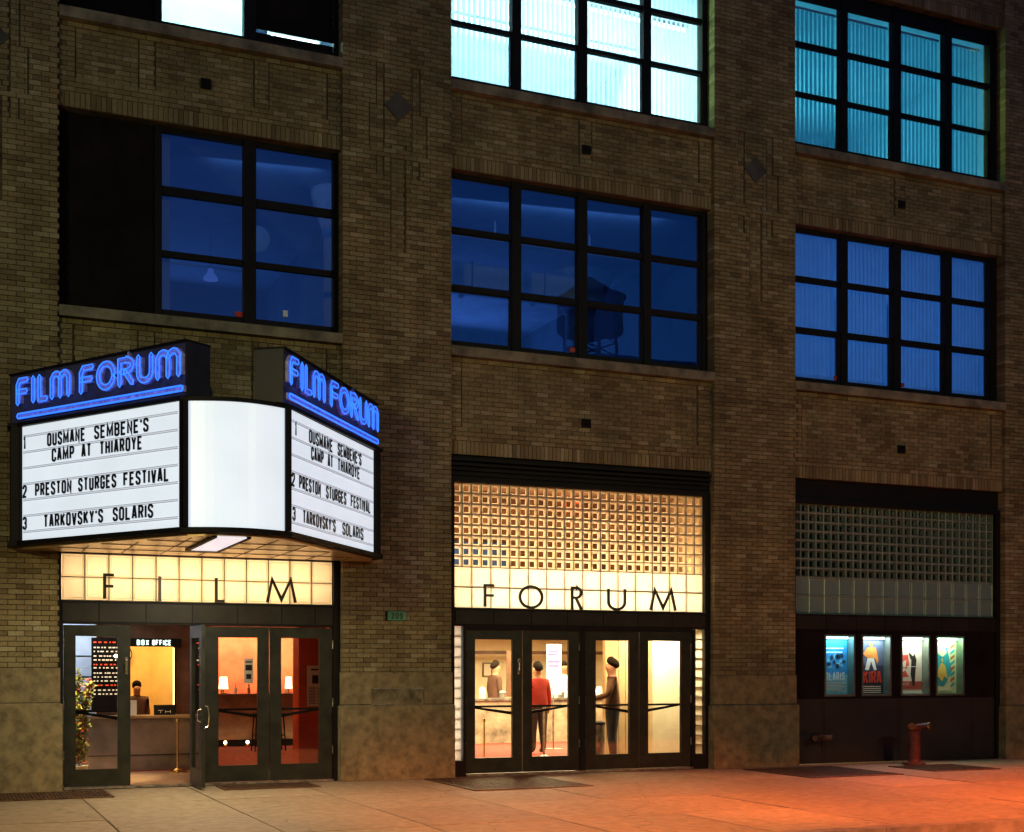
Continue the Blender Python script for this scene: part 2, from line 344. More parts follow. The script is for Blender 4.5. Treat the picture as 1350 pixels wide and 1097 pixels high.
# ------------------------------------------------------------------ brick laying
CO = .0677; BL = .2035; J = .0085
SINGLE = []       # bricks kept as objects of their own
def lay(out, x0, x1, z0, z1, y, regions=(), left_depth=0, phase=0):
    n = max(1, round((z1-z0)/CO)); h = (z1-z0)/n
    for i in range(n):
        za = z0+i*h; zc = za+h/2
        act = [r for r in regions if r[2] <= zc < r[3] and r[1] > x0 and r[0] < x1]
        cuts = sorted(set([x0, x1]+[max(x0, r[0]) for r in act]+[min(x1, r[1]) for r in act]))
        for a, b in zip(cuts, cuts[1:]):
            if b-a < .03: continue
            mid = (a+b)/2; off = 0; skip = False
            for r in act:
                if r[0] <= mid < r[1]:
                    off = r[4]
                    if r[4] is None: skip = True
            if skip: continue
            # bond continues across the cut
            k = math.floor((a-x0)/BL)-1; s = x0+k*BL+((i+phase) % 2)*BL/2
            while s < b:
                p, q = max(s, a+(.007 if a > x0+1e-6 else 0)), min(s+BL, b-(.007 if b < x1-1e-6 else 0))
                if q-p > .010+J:
                    yy = y+off+random.uniform(-.0022, .0022)
                    dep = left_depth if (left_depth and abs(p-x0) < 1e-6) else .04
                    out.append((p+J/2 if p > x0+1e-6 else p, q-J/2 if q < x1-1e-6 else q, yy, yy+dep, za+J/2, za+h-J/2))
                s += BL
def soldiers(out, x0, x1, z0, z1, y):
    n = round((x1-x0)/.0677); w = (x1-x0)/n
    for i in range(n):
        yy = y+random.uniform(-.002, .002); out.append((x0+i*w+.004, x0+(i+1)*w-.004, yy, yy+.03, z0+.004, z1-.004))

# ------------------------------------------------------------------ the cinema building
BLD = thing('cinema_building', 'buff brick loft building with tall brick piers, stone sills and dark steel windows', 'building')
TOPZ = 14.4
PIERS = [(-.21, 1.436), (5.271, 6.921), (11.444, 13.004), (17.519, 19.17)]
BAYS = [(1.436, 5.271), (6.921, 11.444), (13.004, 17.519)]
PL = [(1.62, 1.16), (1.56, 1.09), (1.505, 1.03), (1.45, .96)]
stuff = []
def ornament(c):
    return [(c-.324, c-.21, 9.77, 10.33, .018), (c-.428, c-.21, 9.144, 9.77, .018), (c+.22, c+.339, 9.70, 10.33, .018),
            (c+.22, c+.444, 9.09, 9.70, .018), (c-.10, c+.122, 9.12, 9.19, .018), (c-.324, c-.216, 8.70, 8.98, .018),
            (c+.22, c+.33, 8.70, 8.98, .018), (c-.105, c+.116, 7.64, 9.02, .018), (-99, 99, 9.028, 9.07, .02)]
pier_objs = []
for i, (a, b) in enumerate(PIERS):
    p = bx('brick_pier', MORTAR, BLD, a+.006, b-.006, .028, .55, 0, TOPZ)
    pier_objs.append(p)
    c = (a+b)/2
    lst = []
    regs = ornament(c)
    # the diamond is let into the brickwork
    regs2 = regs + [(c-.09, c+.09, 9.66, 9.80, None)]
    lay(lst, a, b, PL[i][0], TOPZ, 0, regs2, left_depth=.24, phase=i)
    # granite base: two courses, the lower one standing proud
    m = MB(); m.box(a-.012, b+.012, -.022, .5, PL[i][1]+.004, PL[i][0]-.004); m.build('granite_block', GRANITE, p)
    m = MB(); z0, z1 = .0, PL[i][1]-.004
    m.box(a-.04, b+.04, -.055, .5, z0, z1-.02); k = len(m.v)
    m.v += [(a-.04,-.055,z1-.02),(b+.04,-.055,z1-.02),(b+.012,-.022,z1),(a-.012,-.022,z1),(a-.04,.5,z1-.02),(b+.04,.5,z1-.02),(b+.012,.5,z1),(a-.012,.5,z1)]
    for q in ((0,1,2,3),(1,5,6,2),(4,0,3,7)): m.f.append(tuple(k+j for j in q)); m.m.append(0)
    m.build('granite_block', GRANITE, p)
    # diamond
    m = MB(); fn = FRONT(0); m.prism([(c, 9.53), (c+.213, 9.742), (c, 9.955), (c-.213, 9.742)], fn, -.03, .018); m.build('diamond_ornament', ORN, p)
    for q in lst:
        SINGLE.append((q, p))
# choose the 300 bricks that show largest (nearest the camera) as single objects
def key(q):
    x = (q[0][0]+q[0][1])/2; z = (q[0][4]+q[0][5])/2
    d = math.sqrt(x*x+18.28**2+(z-1.6)**2)
    hidden = x < .70 or (.78 < x < 1.44 and 2.9 < z < 5.4) or q[0][1]-q[0][0] < .15
    return d+(50 if hidden else 0)
SINGLE.sort(key=key)
cache = {}
for q, p in SINGLE[:300]:
    w, dp, h = q[1]-q[0], q[3]-q[2], q[5]-q[4]; kk = (round(w, 3), round(dp, 2), round(h, 4))
    if kk not in cache:
        m = MB(); m.box(-w/2, w/2, 0, dp, -h/2, h/2); cache[kk] = m.mesh('brick', BRICK)
    link('brick', cache[kk], p, ((q[0]+q[1])/2, q[2], (q[4]+q[5])/2))
stuff += [q for q, p in SINGLE[300:]]

def spandrel(bay, z0, z1, panels, sill_top, sill_h=.14, ybase=.085):
    a, b = BAYS[bay]
    s = bx('spandrel_wall', MORTAR, BLD, a-.003, b+.003, ybase+.028, .55, z0, z1)
    soldiers(stuff, a+.003, b-.003, z0, z0+.205, ybase)
    regs = [(u, v, w, x, .018) for u, v, w, x in panels]
    # groove at the foot of the bay side bands
    lay(stuff, a+.003, b-.003, z0+.205, z1-(.15 if sill_top else 0), ybase, regs, phase=bay)
    if sill_top:
        bx('window_sill', SILL, s, a+.002, b-.002, -.02, .36, sill_top-sill_h, sill_top)
    x = (a+b)/2
    m = MB(); m.box(x-.07, x+.07, ybase-.03, ybase+.02, z0+.545, z0+.675); m.box(x-.05, x+.05, ybase-.034, ybase-.028, z0+.565, z0+.655, 1)
    m.build('drain_vent', [BLACK, BLACKM], s)
    return s
P2 = [[(1.65, 2.46), (2.68, 4.02), (4.23, 5.07)], [(7.12, 9.064), (9.287, 11.21)], [(13.2, 15.12), (15.35, 17.28)]]
P1 = [[(1.62, 2.45), (2.67, 4.0), (4.22, 5.06)], [(7.12, 11.18)], [(13.2, 17.27)]]
for i in range(3):
    spandrel(i, 4.79, 6.375, [(u, v, 5.2, 6.15) for u, v in P1[i]], 6.375)
    spandrel(i, 9.02, 10.30, [(u, v, 9.43, 10.09) for u, v in P2[i]], 10.30)
    spandrel(i, 13.12, TOPZ, [], None)
m = MB()
for q in stuff: m.box(*q, back=False)
m.build('brickwork', BRICK, BLD, kind='stuff')
# plain continuations of the building either side of the view, and floors and back
m = MB(); m.box(-8, -.216, .1, .6, 0, TOPZ); m.box(19.176, 27, .1, .6, 0, TOPZ); m.box(-8, 27, .0, 16, TOPZ+.004, TOPZ+.2)
m.box(-8, 27, 15.8, 16, 0, TOPZ); m.box(-8, -7.8, .6, 15.8, 0, TOPZ); m.box(26.8, 27, .6, 15.8, 0, TOPZ)
for z in (4.55, 9.05): m.box(-7.7, 26.7, .56, 15.7, z, z+.2)
m.build('rear_walls', pm('plain_masonry', (.22, .17, .11), .9, var=.25, scale=1), BLD)

# ------------------------------------------------------------------ windows
def window(bay, zs, cols, z0, z1, right_low=0, boarded=False):
    a, b = BAYS[bay]; y = .24
    m = MB()
    xs = [a-.0+.003]+[v for c in cols for v in c]+[b-.003]
    rows = zs
    # verticals
    edges = [(xs[0], cols[0][0])]+[(cols[i][1], cols[i+1][0]) for i in range(len(cols)-1)]+[(cols[-1][1], xs[-1])]
    for p, q in edges: m.box(p, q, y-.03, y+.10, z0, z1)
    hz = [(z0, rows[0][0])]+[(rows[i][1], rows[i+1][0]) for i in range(len(rows)-1)]+[(rows[-1][1], z1)]
    for (p, q) in cols:
        for (u, v) in hz:
            m.box(p, q, y+.0, y+.07, u, v)
        # opening sash in the bottom light is a little heavier
        m.box(q-.05 if bay == 2 else q-.025, q, y-.012, y+.06, rows[0][0], rows[0][1])
        # slim glazing beads round each light
        for (u, v) in rows:
            m.box(p, p+.014, y+.03, y+.06, u, v); m.box(p, q, y+.03, y+.058, v-.014, v)
    w = m.build('window', BLACK, BLD)
    for (p, q) in cols:
        for (u, v) in rows:
            g = MB(); g.quad((p, y+.04, u), (q, y+.04, u), (q, y+.04, v), (p, y+.04, v)); g.build('pane', WGLASS, w)
    return w
C2 = [(6.965, 7.991), (8.142, 9.109), (9.267, 10.264), (10.402, 11.345)]
C3 = [(13.05, 14.09), (14.232, 15.2), (15.364, 16.336), (16.49, 17.36)]
C1 = [(2.785, 3.906), (4.077, 5.20)]
R2 = [(6.512, 7.262), (7.352, 8.125), (8.21, 8.955)]
R3 = [(10.458, 11.24), (11.305, 12.07), (12.15, 12.87)]
def bay1win(rows, z0, z1):
    a, b = BAYS[0]; y = .24; m = MB()
    m.box(2.69, 2.785, y-.03, y+.1, z0, z1); m.box(3.906, 4.077, y-.03, y+.1, z0, z1); m.box(5.2, b-.003, y-.03, y+.1, z0, z1)
    hz = [(z0, rows[0][0])]+[(rows[i][1], rows[i+1][0]) for i in range(len(rows)-1)]+[(rows[-1][1], z1)]
    for (p, q) in C1:
        for (u, v) in hz: m.box(p, q, y, y+.07, u, v)
    w = m.build('window', BLACK, BLD)
    for (p, q) in C1:
        for (u, v) in rows:
            g = MB(); g.quad((p, y+.04, u), (q, y+.04, u), (q, y+.04, v), (p, y+.04, v)); g.build('pane', WGLASS, w)
    # left third closed with a matt black sheet-metal panel
    g = MB(); g.box(a+.003, 2.69, y+.02, y+.05, z0, z1)
    for x in (1.85, 2.27): g.box(x, x+.03, y+.012, y+.022, z0, z1)
    g.build('blanking_panel', BLACKM, w)
    return w
bay1win([(6.518, 7.244), (7.327, 8.095), (8.209, 8.946)], 6.378, 9.018)
bay1win(R3, 10.303, 13.118)
window(1, R2, C2, 6.378, 9.018); window(2, R2, C3, 6.378, 9.018)
window(1, R3, C2, 10.303, 13.118); window(2, R3, C3, 10.303, 13.118)

# ------------------------------------------------------------------ rooms behind the upper windows
def room(a, b, y1, z0, z1, wall, ceil=None, floor=None):
    m = MB(); y0 = .56
    m.quad((a, y1, z0), (b, y1, z0), (b, y1, z1), (a, y1, z1), 0)
    m.quad((a, y0, z0), (a, y1, z0), (a, y1, z1), (a, y0, z1), 0); m.quad((b, y1, z0), (b, y0, z0), (b, y0, z1), (b, y1, z1), 0)
    m.quad((a, y0, z1), (a, y1, z1), (b, y1, z1), (b, y0, z1), 1); m.quad((a, y0, z0), (b, y0, z0), (b, y1, z0), (a, y1, z0), 2)
    return m.build('room_lining', [wall, ceil or wall, floor or wall], BLD)
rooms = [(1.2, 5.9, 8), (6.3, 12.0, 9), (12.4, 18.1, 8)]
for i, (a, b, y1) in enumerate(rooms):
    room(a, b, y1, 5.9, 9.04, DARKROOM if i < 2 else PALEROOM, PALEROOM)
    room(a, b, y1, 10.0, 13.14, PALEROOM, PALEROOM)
# dusk light from the windows on the far side of the second-floor rooms
lamp('far_window_light', 'AREA', (3.6, 7.6, 7.6), 17, (.10, .30, 1), 3.6, 1.6, look=(3.6, 0, 7.9))
lamp('far_window_light', 'AREA', (9.2, 8.6, 7.6), 56, (.10, .28, 1), 4.4, 1.6, look=(9.2, 0, 7.9))
lamp('far_window_light', 'AREA', (15.2, 3.6, 7.6), 95, (.09, .34, 1), 5.2, 2.6, look=(15.2, 0, 7.6))  # blue lamp put mid-room to light the blinds from behind
lamp('dusk_fill_lamp', 'AREA', (4.4, .95, 8.9), 3.5, (.12, .35, 1), 1.6, .2, look=(4.8, 4, 7.2))  # added fills by the window head, standing in for sky light on the columns
lamp('dusk_fill_lamp', 'AREA', (9.2, .95, 8.9), 8, (.12, .35, 1), 3.6, .2, look=(9.6, 4, 7.4))
def column(x, y, z0, z1, r):
    t = thing('office_column', 'round pale concrete column with flared head inside the dark second floor room at (%s)' % ('left' if x < 6 else 'middle'), 'column')
    t['label'] = 'tall pale column at the right edge inside the dark blue window above the marquee' if x < 6 else 'pale column with a flared head behind the dark blue window above FORUM'
    m = MB(); m.lathe([(r, z0), (r, z1-.75), (r*1.15, z1-.72), (r*1.15, z1-.62)], x, y, 20); m.build('shaft', PALEROOM, t, smooth=True)
    m = MB(); m.lathe([(r*1.2, z1-.615), (r*2.3, z1-.12), (r*2.3, z1-.005)], x, y, 20); m.build('capital', PALEROOM, t)
column(5.62, 1.75, 5.9, 9.04, .15)
column(12.0-.9, 4.2, 5.9, 9.04, .27)
t = thing('ceiling_duct', 'pale rectangular air duct under the ceiling behind the dark blue window above FORUM', 'duct')
m = MB(); m.box(7.6, 11.2, 3.4, 4.0, 8.35, 8.75); m.box(8.6, 8.66, 3.35, 4.05, 8.3, 8.78); m.box(10, 10.06, 3.35, 4.05, 8.3, 8.78); m.build('duct_body', PALEROOM, t)
m = MB(); m.tube([(6.5, 2.0, 8.72), (11.9, 2.0, 8.72)], .03, 8); m.tube([(8.45, 2.0, 8.72), (8.45, 2.0, 9.03)], .02, 6); m.tube([(10.2, 2.0, 8.72), (10.2, 2.0, 9.03)], .02, 6); m.build('pipe', PALEROOM, t)
o = bx('side_curtain', PALEROOM, None, 2.79, 2.93, .45, .52, 6.42, 9.0); o['label'] = 'narrow pale curtain at the left edge of the dark window above the marquee'; o['category'] = 'curtain'
t = thing('globe_lantern', 'round paper globe lantern hanging in the dark blue window above the marquee', 'lantern')
m = MB(); cx_, cy_, cz_ = 4.62, 2.6, 8.42
m.lathe([(.2*math.sin(PI*i/12)+.001, cz_-.2*math.cos(PI*i/12)) for i in range(13)], cx_, cy_, 20); m.build('lamp_shade', GLOBE, t, smooth=True)
m = MB(); m.tube([(cx_, cy_, cz_+.2), (cx_, cy_, 9.03)], .006, 5); m.build('cord', BLACK, t)
t = thing('track_lamp', 'small bluish lamp hanging from a bar in the dark window above the marquee', 'lamp')
m = MB(); m.tube([(3.3, 3.2, 8.06), (4.6, 3.2, 8.06)], .018, 6); m.tube([(4.0, 3.2, 8.06), (4.0, 3.2, 9.03)], .012, 5); m.build('bar', PALEROOM, t)
m = MB(); m.lathe([(.12, 7.86), (.11, 7.9), (.05, 7.98), (.045, 8.03)], 4.0, 3.2, 12); m.build('lamp_shade', emis('dim_blue_lamp', (.12, .25, .9), .35), t)
for j, (x0, z0, x1, z1, nm) in enumerate(((3.79, 6.53, 3.9, 6.60, 'red'), (4.47, 6.60, 4.54, 6.69, 'blue'), (8.99, 6.53, 9.09, 6.60, 'red'), (13.98, 6.53, 14.08, 6.60, 'red'), (15.38, 6.53, 15.48, 6.60, 'red'))):
    o = bx('window_sticker', REDINK if nm == 'red' else BLUEW, None, x0, x1, .262, .266, z0, z1)
    o['label'] = ['small red sticker in the bottom corner of a pane above the marquee', 'small pale blue sticker low on the right-hand pane above the marquee', 'small red sticker low in the dark window above FORUM',
                  'small red sticker low on the leftmost blue blind pane', 'small red sticker low on the third blue blind pane'][j]
    o['category'] = 'sticker'; o['group'] = 'stickers on the second floor panes'

# vertical blinds
ORD = ['first', 'second', 'third', 'fourth']
def blind(x0, x1, z0, z1, ang, y, label):
    t = thing('vertical_blind', label, 'blind', 'vertical blinds in the upper windows', loc=(x0, y, 0))
    bx('headrail', WHITEPAINT, t, 0, x1-x0, -.025, .025, z1, z1+.035)
    n = round((x1-x0)/.086); w = .104 if ang < .1 else .089
    m = MB(); pr = [(-w/2, 0), (-w/4, .005), (0, .0065), (w/4, .005), (w/2, 0)]
    ca, sa = math.cos(ang), math.sin(ang)
    for (a, b), (c, d) in zip(pr, pr[1:]):
        A = (a*ca-b*sa, a*sa+b*ca); B = (c*ca-d*sa, c*sa+d*ca)
        m.quad((A[0], A[1], z0), (B[0], B[1], z0), (B[0], B[1], z1), (A[0], A[1], z1))
    me = m.mesh('slat', TEALSLAT if abs(ang-R(24)) < .01 else SLAT, True)
    for i in range(n): link('slat', me, t, ((i+.5)*(x1-x0)/n, 0, 0), rot=(0, 0, random.uniform(-.05, .05)))
    return t
for i, (p, q) in enumerate(C3):
    e0, e1 = (p-.06, q+.06)
    blind(e0, e1-(.09 if i == 3 else 0), 10.36, 12.82, R(24), .47, 'teal lit vertical blind in the %s column of the top right window' % ORD[i])
    blind(e0, e1, 6.42, 9.0, R(4), .47, 'plain blue vertical blind in the %s column of the right-hand second floor window' % ORD[i])
for i, (p, q) in enumerate(C2):
    blind(p-.06, q+.06, 10.36, 13.0, R(34), .47, 'glaring white vertical blind in the %s column of the top window above FORUM' % ORD[i])
# fluorescent battens
def batten(x0, x1, y, z, label, mat=CYANTUBE, par=None):
    t = thing('fluorescent_batten', label, 'ceiling light', 'fluorescent battens in the top floor rooms')
    bx('housing', WHITEPAINT, t, x0, x1, y-.05, y+.05, z+.03, z+.08)
    m = MB(); m.tube([(x0+.03, y, z), (x1-.03, y, z)], .018, 8); m.build('tube', mat, t)
batten(6.9, 11.6, 1.15, 12.4, 'long fluorescent batten nearest the glass in the top window above FORUM')
batten(6.9, 11.6, 2.9, 12.75, 'long fluorescent batten second from the glass in the top window above FORUM')
batten(4.42, 5.2, .95, 10.885, 'short low fluorescent batten glowing through the dark top left window')
batten(13.4, 17.4, 6.5, 12.95, 'long fluorescent batten behind the teal blinds of the top right window')
lamp('office_light', 'AREA', (9.2, 4.5, 12.0), 820, (.62, 1, .90), 5.0, 1.8, look=(9.2, 0, 11.0))
lamp('office_light', 'AREA', (15.2, 5.2, 11.0), 240, (.12, .84, .80), 4.6, 1.2, look=(15.2, 0, 11.2))
lamp('office_light', 'AREA', (9.2, 6.5, 11.2), 420, (.60, 1, .90), 5.0, 1.4, look=(9.2, 0, 11.6))
lamp('office_light', 'AREA', (11.02, .37, 11.6), 13, (.55, 1, .30), .05, 2.2, look=(11.44, .09, 11.6))  # added green strip between blind and glass to light the brick reveal
lamp('office_light', 'AREA', (17.02, .37, 11.6), 9, (.60, 1, .28), .05, 2.2, look=(17.51, .07, 11.6))  # likewise an added strip, for the right-hand reveal
lamp('office_light', 'AREA', (3.3, 2.6, 11.8), 420, (.5, 1, .88), 1.4, 1.2, look=(3.3, 0, 11))
t = thing('roller_shade', 'glaring white roller shade in the lit pane at the top left of the picture', 'blind')
m = MB(); m.quad((2.72, .47, 10.4), (3.97, .47, 10.4), (3.97, .47, 13.0), (2.72, .47, 13.0)); m.build('shade', SHADE, t)
m = MB(); m.tube([(2.72, .5, 13.02), (3.97, .5, 13.02)], .03, 8); m.build('roller', WHITEPAINT, t)
t = thing('louvre_blind', 'dark horizontal louvre blind with a lamp glowing through it at the top left', 'blind')
m = MB(); m.box(4.08, 5.197, .262, .272, 10.46, 10.56)
for k in range(24): m.box(4.08, 5.197, .258, .274, 10.612+k*.094, 10.612+k*.094+.090)
m.build('slats', BLACKM, t, kind='stuff')

# ------------------------------------------------------------------ shopfronts (glass-block transoms and doors)
def block_mesh(w, h, small, mats, inner=.30):
    m = MB(); a, b = w/2, h/2; e = .05
    if small:
        i = inner*w
        o = [(-a, 0, -b), (a, 0, -b), (a, 0, b), (-a, 0, b)]
        c = [(-a*.86, -.006, -b*.86), (a*.86, -.006, -b*.86), (a*.86, -.006, b*.86), (-a*.86, -.006, b*.86)]
        d = [(-i, .045, -i), (i, .045, -i), (i, .045, i), (-i, .045, i)]
        for s, t_ in ((o, c), (c, d)):
            for k in range(4):
                j = (k+1) % 4; m.quad(s[k], s[j], t_[j], t_[k], 0)
        m.quad(*d, 1)
    else:
        o = [(-a, 0, -b), (a, 0, -b), (a, 0, b), (-a, 0, b)]
        c = [(-a*.90, -.014, -b*.90), (a*.90, -.014, -b*.90), (a*.90, -.014, b*.90), (-a*.90, -.014, b*.90)]
        d = [(-a*.80, -.006, -b*.80), (a*.80, -.006, -b*.80), (a*.80, -.006, b*.80), (-a*.80, -.006, b*.80)]
        for s, t_ in ((o, c), (c, d)):
            for k in range(4):
                j = (k+1) % 4; m.quad(s[k], s[j], t_[j], t_[k], 0)
        m.quad(*d, 0)
    return m.mesh('glass_block', mats)
def transom(parent, x0, x1, n, z0, zbig, z1, lit=True):
    y = .20; G = .0075; bw = (x1-x0)/n; bh = (zbig-z0)/2
    ed = BLOCKW if lit else BLOCKD; se = BLOCKE if lit else BLOCKD
    big = block_mesh(bw-2*G, bh-2*G, False, [ed if lit else BLOCKT])
    for i in range(n):
        for j in range(2): link('glass_block', big, parent, (x0+(i+.5)*bw, y, z0+(j+.5)*bh))
    g = MB(); cells = [(x0+i*bw) for i in range(n+1)]
    for x in cells: g.box(x-G, x+G, y-.003, y+.03, z0, zbig)
    for j in range(3): g.box(x0, x1, y-.001, y+.028, z0+j*bh-G*.8, z0+j*bh+G*.8)
    if z1:
        rows = 8; sh = (z1-zbig)/rows; sw = bw/2
        sm = block_mesh(sw-2*G, sh-2*G, True, [se, CLEAR if lit else glass('dark_block_centre', (.25, .3, .28), .16, .15)])
        for i in range(2*n):
            for j in range(rows): link('glass_block', sm, parent, (x0+(i+.5)*sw, y, zbig+(j+.5)*sh))
        for i in range(2*n+1): g.box(x0+i*sw-G, x0+i*sw+G, y-.003, y+.03, zbig+.006, z1)
        for j in range(1, rows+1): g.box(x0, x1, y-.001, y+.028, zbig+j*sh-G*.8, zbig+j*sh+G*.8)
    g.build('block_joints', JOINT if lit else JOINTD, parent)
def door(parent, hinge_x, sgn, w, gl, z0=.035, z1=2.185, y=.16, angle=0, gz=(.25, 2.05), handle=False, label=None, bar=True):
    """leaf hinged at hinge_x, reaching w towards sgn; gl = glass from hinge, to hinge"""
    d = link('door', None, parent, (hinge_x, y, 0), rot=(0, 0, angle))
    if label: d['label'] = label
    S = lambda u: sgn*u
    def b(m, u0, u1, y0, y1, a, c, mi=0): m.box(min(S(u0), S(u1)), max(S(u0), S(u1)), y0, y1, a, c, mi)
    m = MB(); T = .045
    b(m, .004, gl[0], 0, T, z0, z1); b(m, gl[1], w-.004, 0, T, z0, z1)
    b(m, gl[0], gl[1], 0, T, z0, gz[0]); b(m, gl[0], gl[1], 0, T, gz[1], z1)
    m.build('leaf_frame', DOORM, d)
    m = MB()
    for (u0, u1, a, c) in ((gl[0], gl[0]+.012, gz[0], gz[1]), (gl[1]-.012, gl[1], gz[0], gz[1]), (gl[0]+.012, gl[1]-.012, gz[0], gz[0]+.012), (gl[0]+.012, gl[1]-.012, gz[1]-.012, gz[1])):
        b(m, u0, u1, -.003, T+.003, a, c)
    m.build('glazing_bead', BRASS if False else DOORM, d)
    m = MB(); m.quad((S(gl[0]), T/2, gz[0]), (S(gl[1]), T/2, gz[0]), (S(gl[1]), T/2, gz[1]), (S(gl[0]), T/2, gz[1])); m.build('pane', DGLASS, d)
    for z in (.45, 1.12, 1.95):
        m = MB(); m.tube([(S(.0), -.012, z-.06), (S(.0), -.012, z+.06)], .011, 8); m.build('hinge', STEEL, d)
    if bar:
        m = MB(); b(m, gl[0]-.09, gl[1]+.05, T+.03, T+.055, 1.02, 1.052)
        P = [(S(gl[0]-.09), 1.025), (S(gl[1]+.06), .90), (S(gl[1]+.06), .95), (S(gl[0]-.09), 1.05)]
        m.prism(P, lambda u, v, q: (u, q, v), T+.056, T+.09)
        b(m, gl[0]-.11, gl[0]-.07, T+.001, T+.09, 1.0, 1.07); b(m, gl[1]+.03, gl[1]+.08, T+.001, T+.09, .9, 1.06)
        m.build('push_bar', BLACK, d)
    if handle:
        m = MB(); x = S(w-.06); m.box(x-.022, x+.022, -.012, 0, 1.52, 1.76); m.tube([(x, -.012, 1.55), (x, -.05, 1.57), (x, -.05, 1.70), (x, -.012, 1.72)], .01, 8)
        m.build('handle', CHROME, d)
    return d
def bar_band(parent, x0, x1, z0, z1, xs, y=.13):
    m = MB(); m.box(x0, x1, y, .3, z0, z1); m.build('transom_bar', BLACK, parent)
    for p, q in zip(xs, xs[1:]):
        bx('bar_panel', pm('dark_metal_panel', (.018, .016, .012), .5, metal=.1, var=.2, spec=.3), parent, p+.006, q-.006, y-.012, y, z0+.03, z1-.035)

# FILM entrance
SF1 = thing('entrance_front', 'left entrance shopfront under the marquee, four dark doors with one standing open', 'shopfront')
m = MB(); m.box(1.439, 1.471, .12, .3, 0, 3.22); m.box(5.170, 5.268, .12, .3, 0, 3.22); m.box(1.471, 5.170, .12, .3, 3.135, 3.22)
m.box(1.471, 1.497, .13, .26, 0, 2.2); m.box(3.20, 3.34, .13, .26, .03, 2.2); m.box(1.439, 5.268, .2, .55, 3.22, 4.79); m.build('frame', BLACK, SF1)
bar_band(SF1, 1.471, 5.170, 2.20, 2.512, [1.48, 1.95, 2.56, 3.18, 3.80, 4.42, 4.9, 5.16])
transom(SF1, 1.471, 5.170, 12, 2.518, 3.133, None)
DH = 2.185
door(SF1, 1.50, 1, .866, (.145, .708), handle=True)
door(SF1, 3.195, -1, .82, (.13, .67), angle=R(91), label='door leaf standing wide open towards the street', bar=False, gz=(.25, 2.03))
door(SF1, 3.345, 1, .908, (.185, .755)); door(SF1, 5.165, -1, .908, (.183, .756))
dd = [o for o in SF1.children if o.get('label', '').startswith('door leaf')][0]
m = MB(); x = -.76
m.tube([(x, -.0, .82), (x, -.05, .84), (x, -.065, .98), (x, -.05, 1.1), (x, 0, 1.12)], .011, 8); m.tube([(x, .045, .90), (x, .085, .92), (x, .085, 1.05), (x, .045, 1.07)], .010, 8); m.build('handle', CHROME, dd)
bx('threshold', STEEL, SF1, 1.50, 5.16, .08, .3, .004, .03)
# FORUM entrance
SF2 = thing('entrance_front', 'middle entrance shopfront, four closed doors under a tall glowing glass block wall', 'shopfront')
m = MB(); m.box(6.924, 7.018, .12, .3, 0, 4.46); m.box(11.342, 11.441, .12, .3, 0, 4.46); m.box(7.018, 11.342, .12, .3, 4.392, 4.46)
m.box(6.924, 11.441, .16, .55, 4.46, 4.79)
for k in range(4): m.box(6.93, 11.43, .13-.02*k, .16, 4.49+.07*k, 4.53+.07*k)
m.box(7.16, 7.20, .12, .3, 0, 2.24); m.box(11.10, 11.165, .12, .3, 0, 2.24); m.box(9.10, 9.185, .12, .3, 0, 2.24); m.box(7.20, 9.10, .13, .3, 2.187, 2.244); m.box(9.185, 11.10, .13, .3, 2.187, 2.244)
m.box(7.018, 7.16, .12, .3, 0, .232); m.box(11.165, 11.342, .12, .3, 0, .232); m.build('frame', BLACK, SF2)
bar_band(SF2, 7.018, 11.342, 2.245, 2.512, [7.03+.6165*k for k in range(8)])
transom(SF2, 7.018, 11.342, 14, 2.518, 3.128, 4.390)
for x0, x1 in ((7.02, 7.158), (11.168, 11.34)):
    w_ = x1-x0; me = block_mesh(w_-.012, .146, False, [BLOCKW]); g = MB()
    for k in range(13):
        link('glass_block', me, SF2, ((x0+x1)/2, .20, .235+(k+.5)*.1543)); g.box(x0, x1, .197, .23, .235+k*.1543-.004, .235+k*.1543+.004)
    g.box(x0, x0+.004, .198, .231, .235, 2.241); g.build('block_joints', JOINT, SF2)
door(SF2, 7.205, 1, .928, (.145, .777), gz=(.255, 2.06), handle=True); door(SF2, 9.095, -1, .955, (.167, .81), gz=(.255, 2.06))
door(SF2, 9.19, 1, .962, (.185, .80), gz=(.255, 2.06)); door(SF2, 11.095, -1, .938, (.165, .79), gz=(.255, 2.06))
bx('threshold', STEEL, SF2, 7.2, 11.10, .06, .3, .004, .03)
# poster bay
SF3 = thing('poster_bay_front', 'right-hand black shopfront, unlit grey-green glass blocks above four poster cases', 'shopfront')
m = MB(); m.box(13.007, 13.10, .12, .3, 0, 4.46); m.box(17.413, 17.516, .12, .3, 0, 4.46); m.box(13.1, 17.413, .12, .3, 4.384, 4.46); m.box(13.007, 17.516, .18, .55, 4.46, 4.79); m.build('frame', BLACK, SF3)
transom(SF3, 13.10, 17.413, 14, 2.535, 3.144, 4.382, lit=False)
m = MB(); m.box(13.1, 17.413, .3, .34, 2.3, 4.4); m.build('backing_board', pm('backing', (.05, .055, .045), .9), SF3)
bar_band(SF3, 13.1, 17.413, 2.25, 2.53, [13.1+.616*k for k in range(8)])
for p, q in ((13.1, 13.66), (13.66, 15.25), (15.25, 16.88), (16.88, 17.413)):
    m = MB(); m.box(p+.004, q-.004, .16, .3, .02, 1.10); m.box(p+.05, q-.05, .152, .16, .08, 1.04); m.build('lower_panel', pm('black_panel_worn', (.009, .009, .008), .6, var=.3, scale=2), SF3)
m = MB()
PX = [(13.70, 14.33), (14.47, 15.10), (15.31, 15.94), (16.08, 16.71)]
ed = [13.1]+[v for c in PX for v in c]+[17.413]
for k in range(0, len(ed), 2): m.box(ed[k], ed[k+1], .16, .3, 1.10, 2.25)
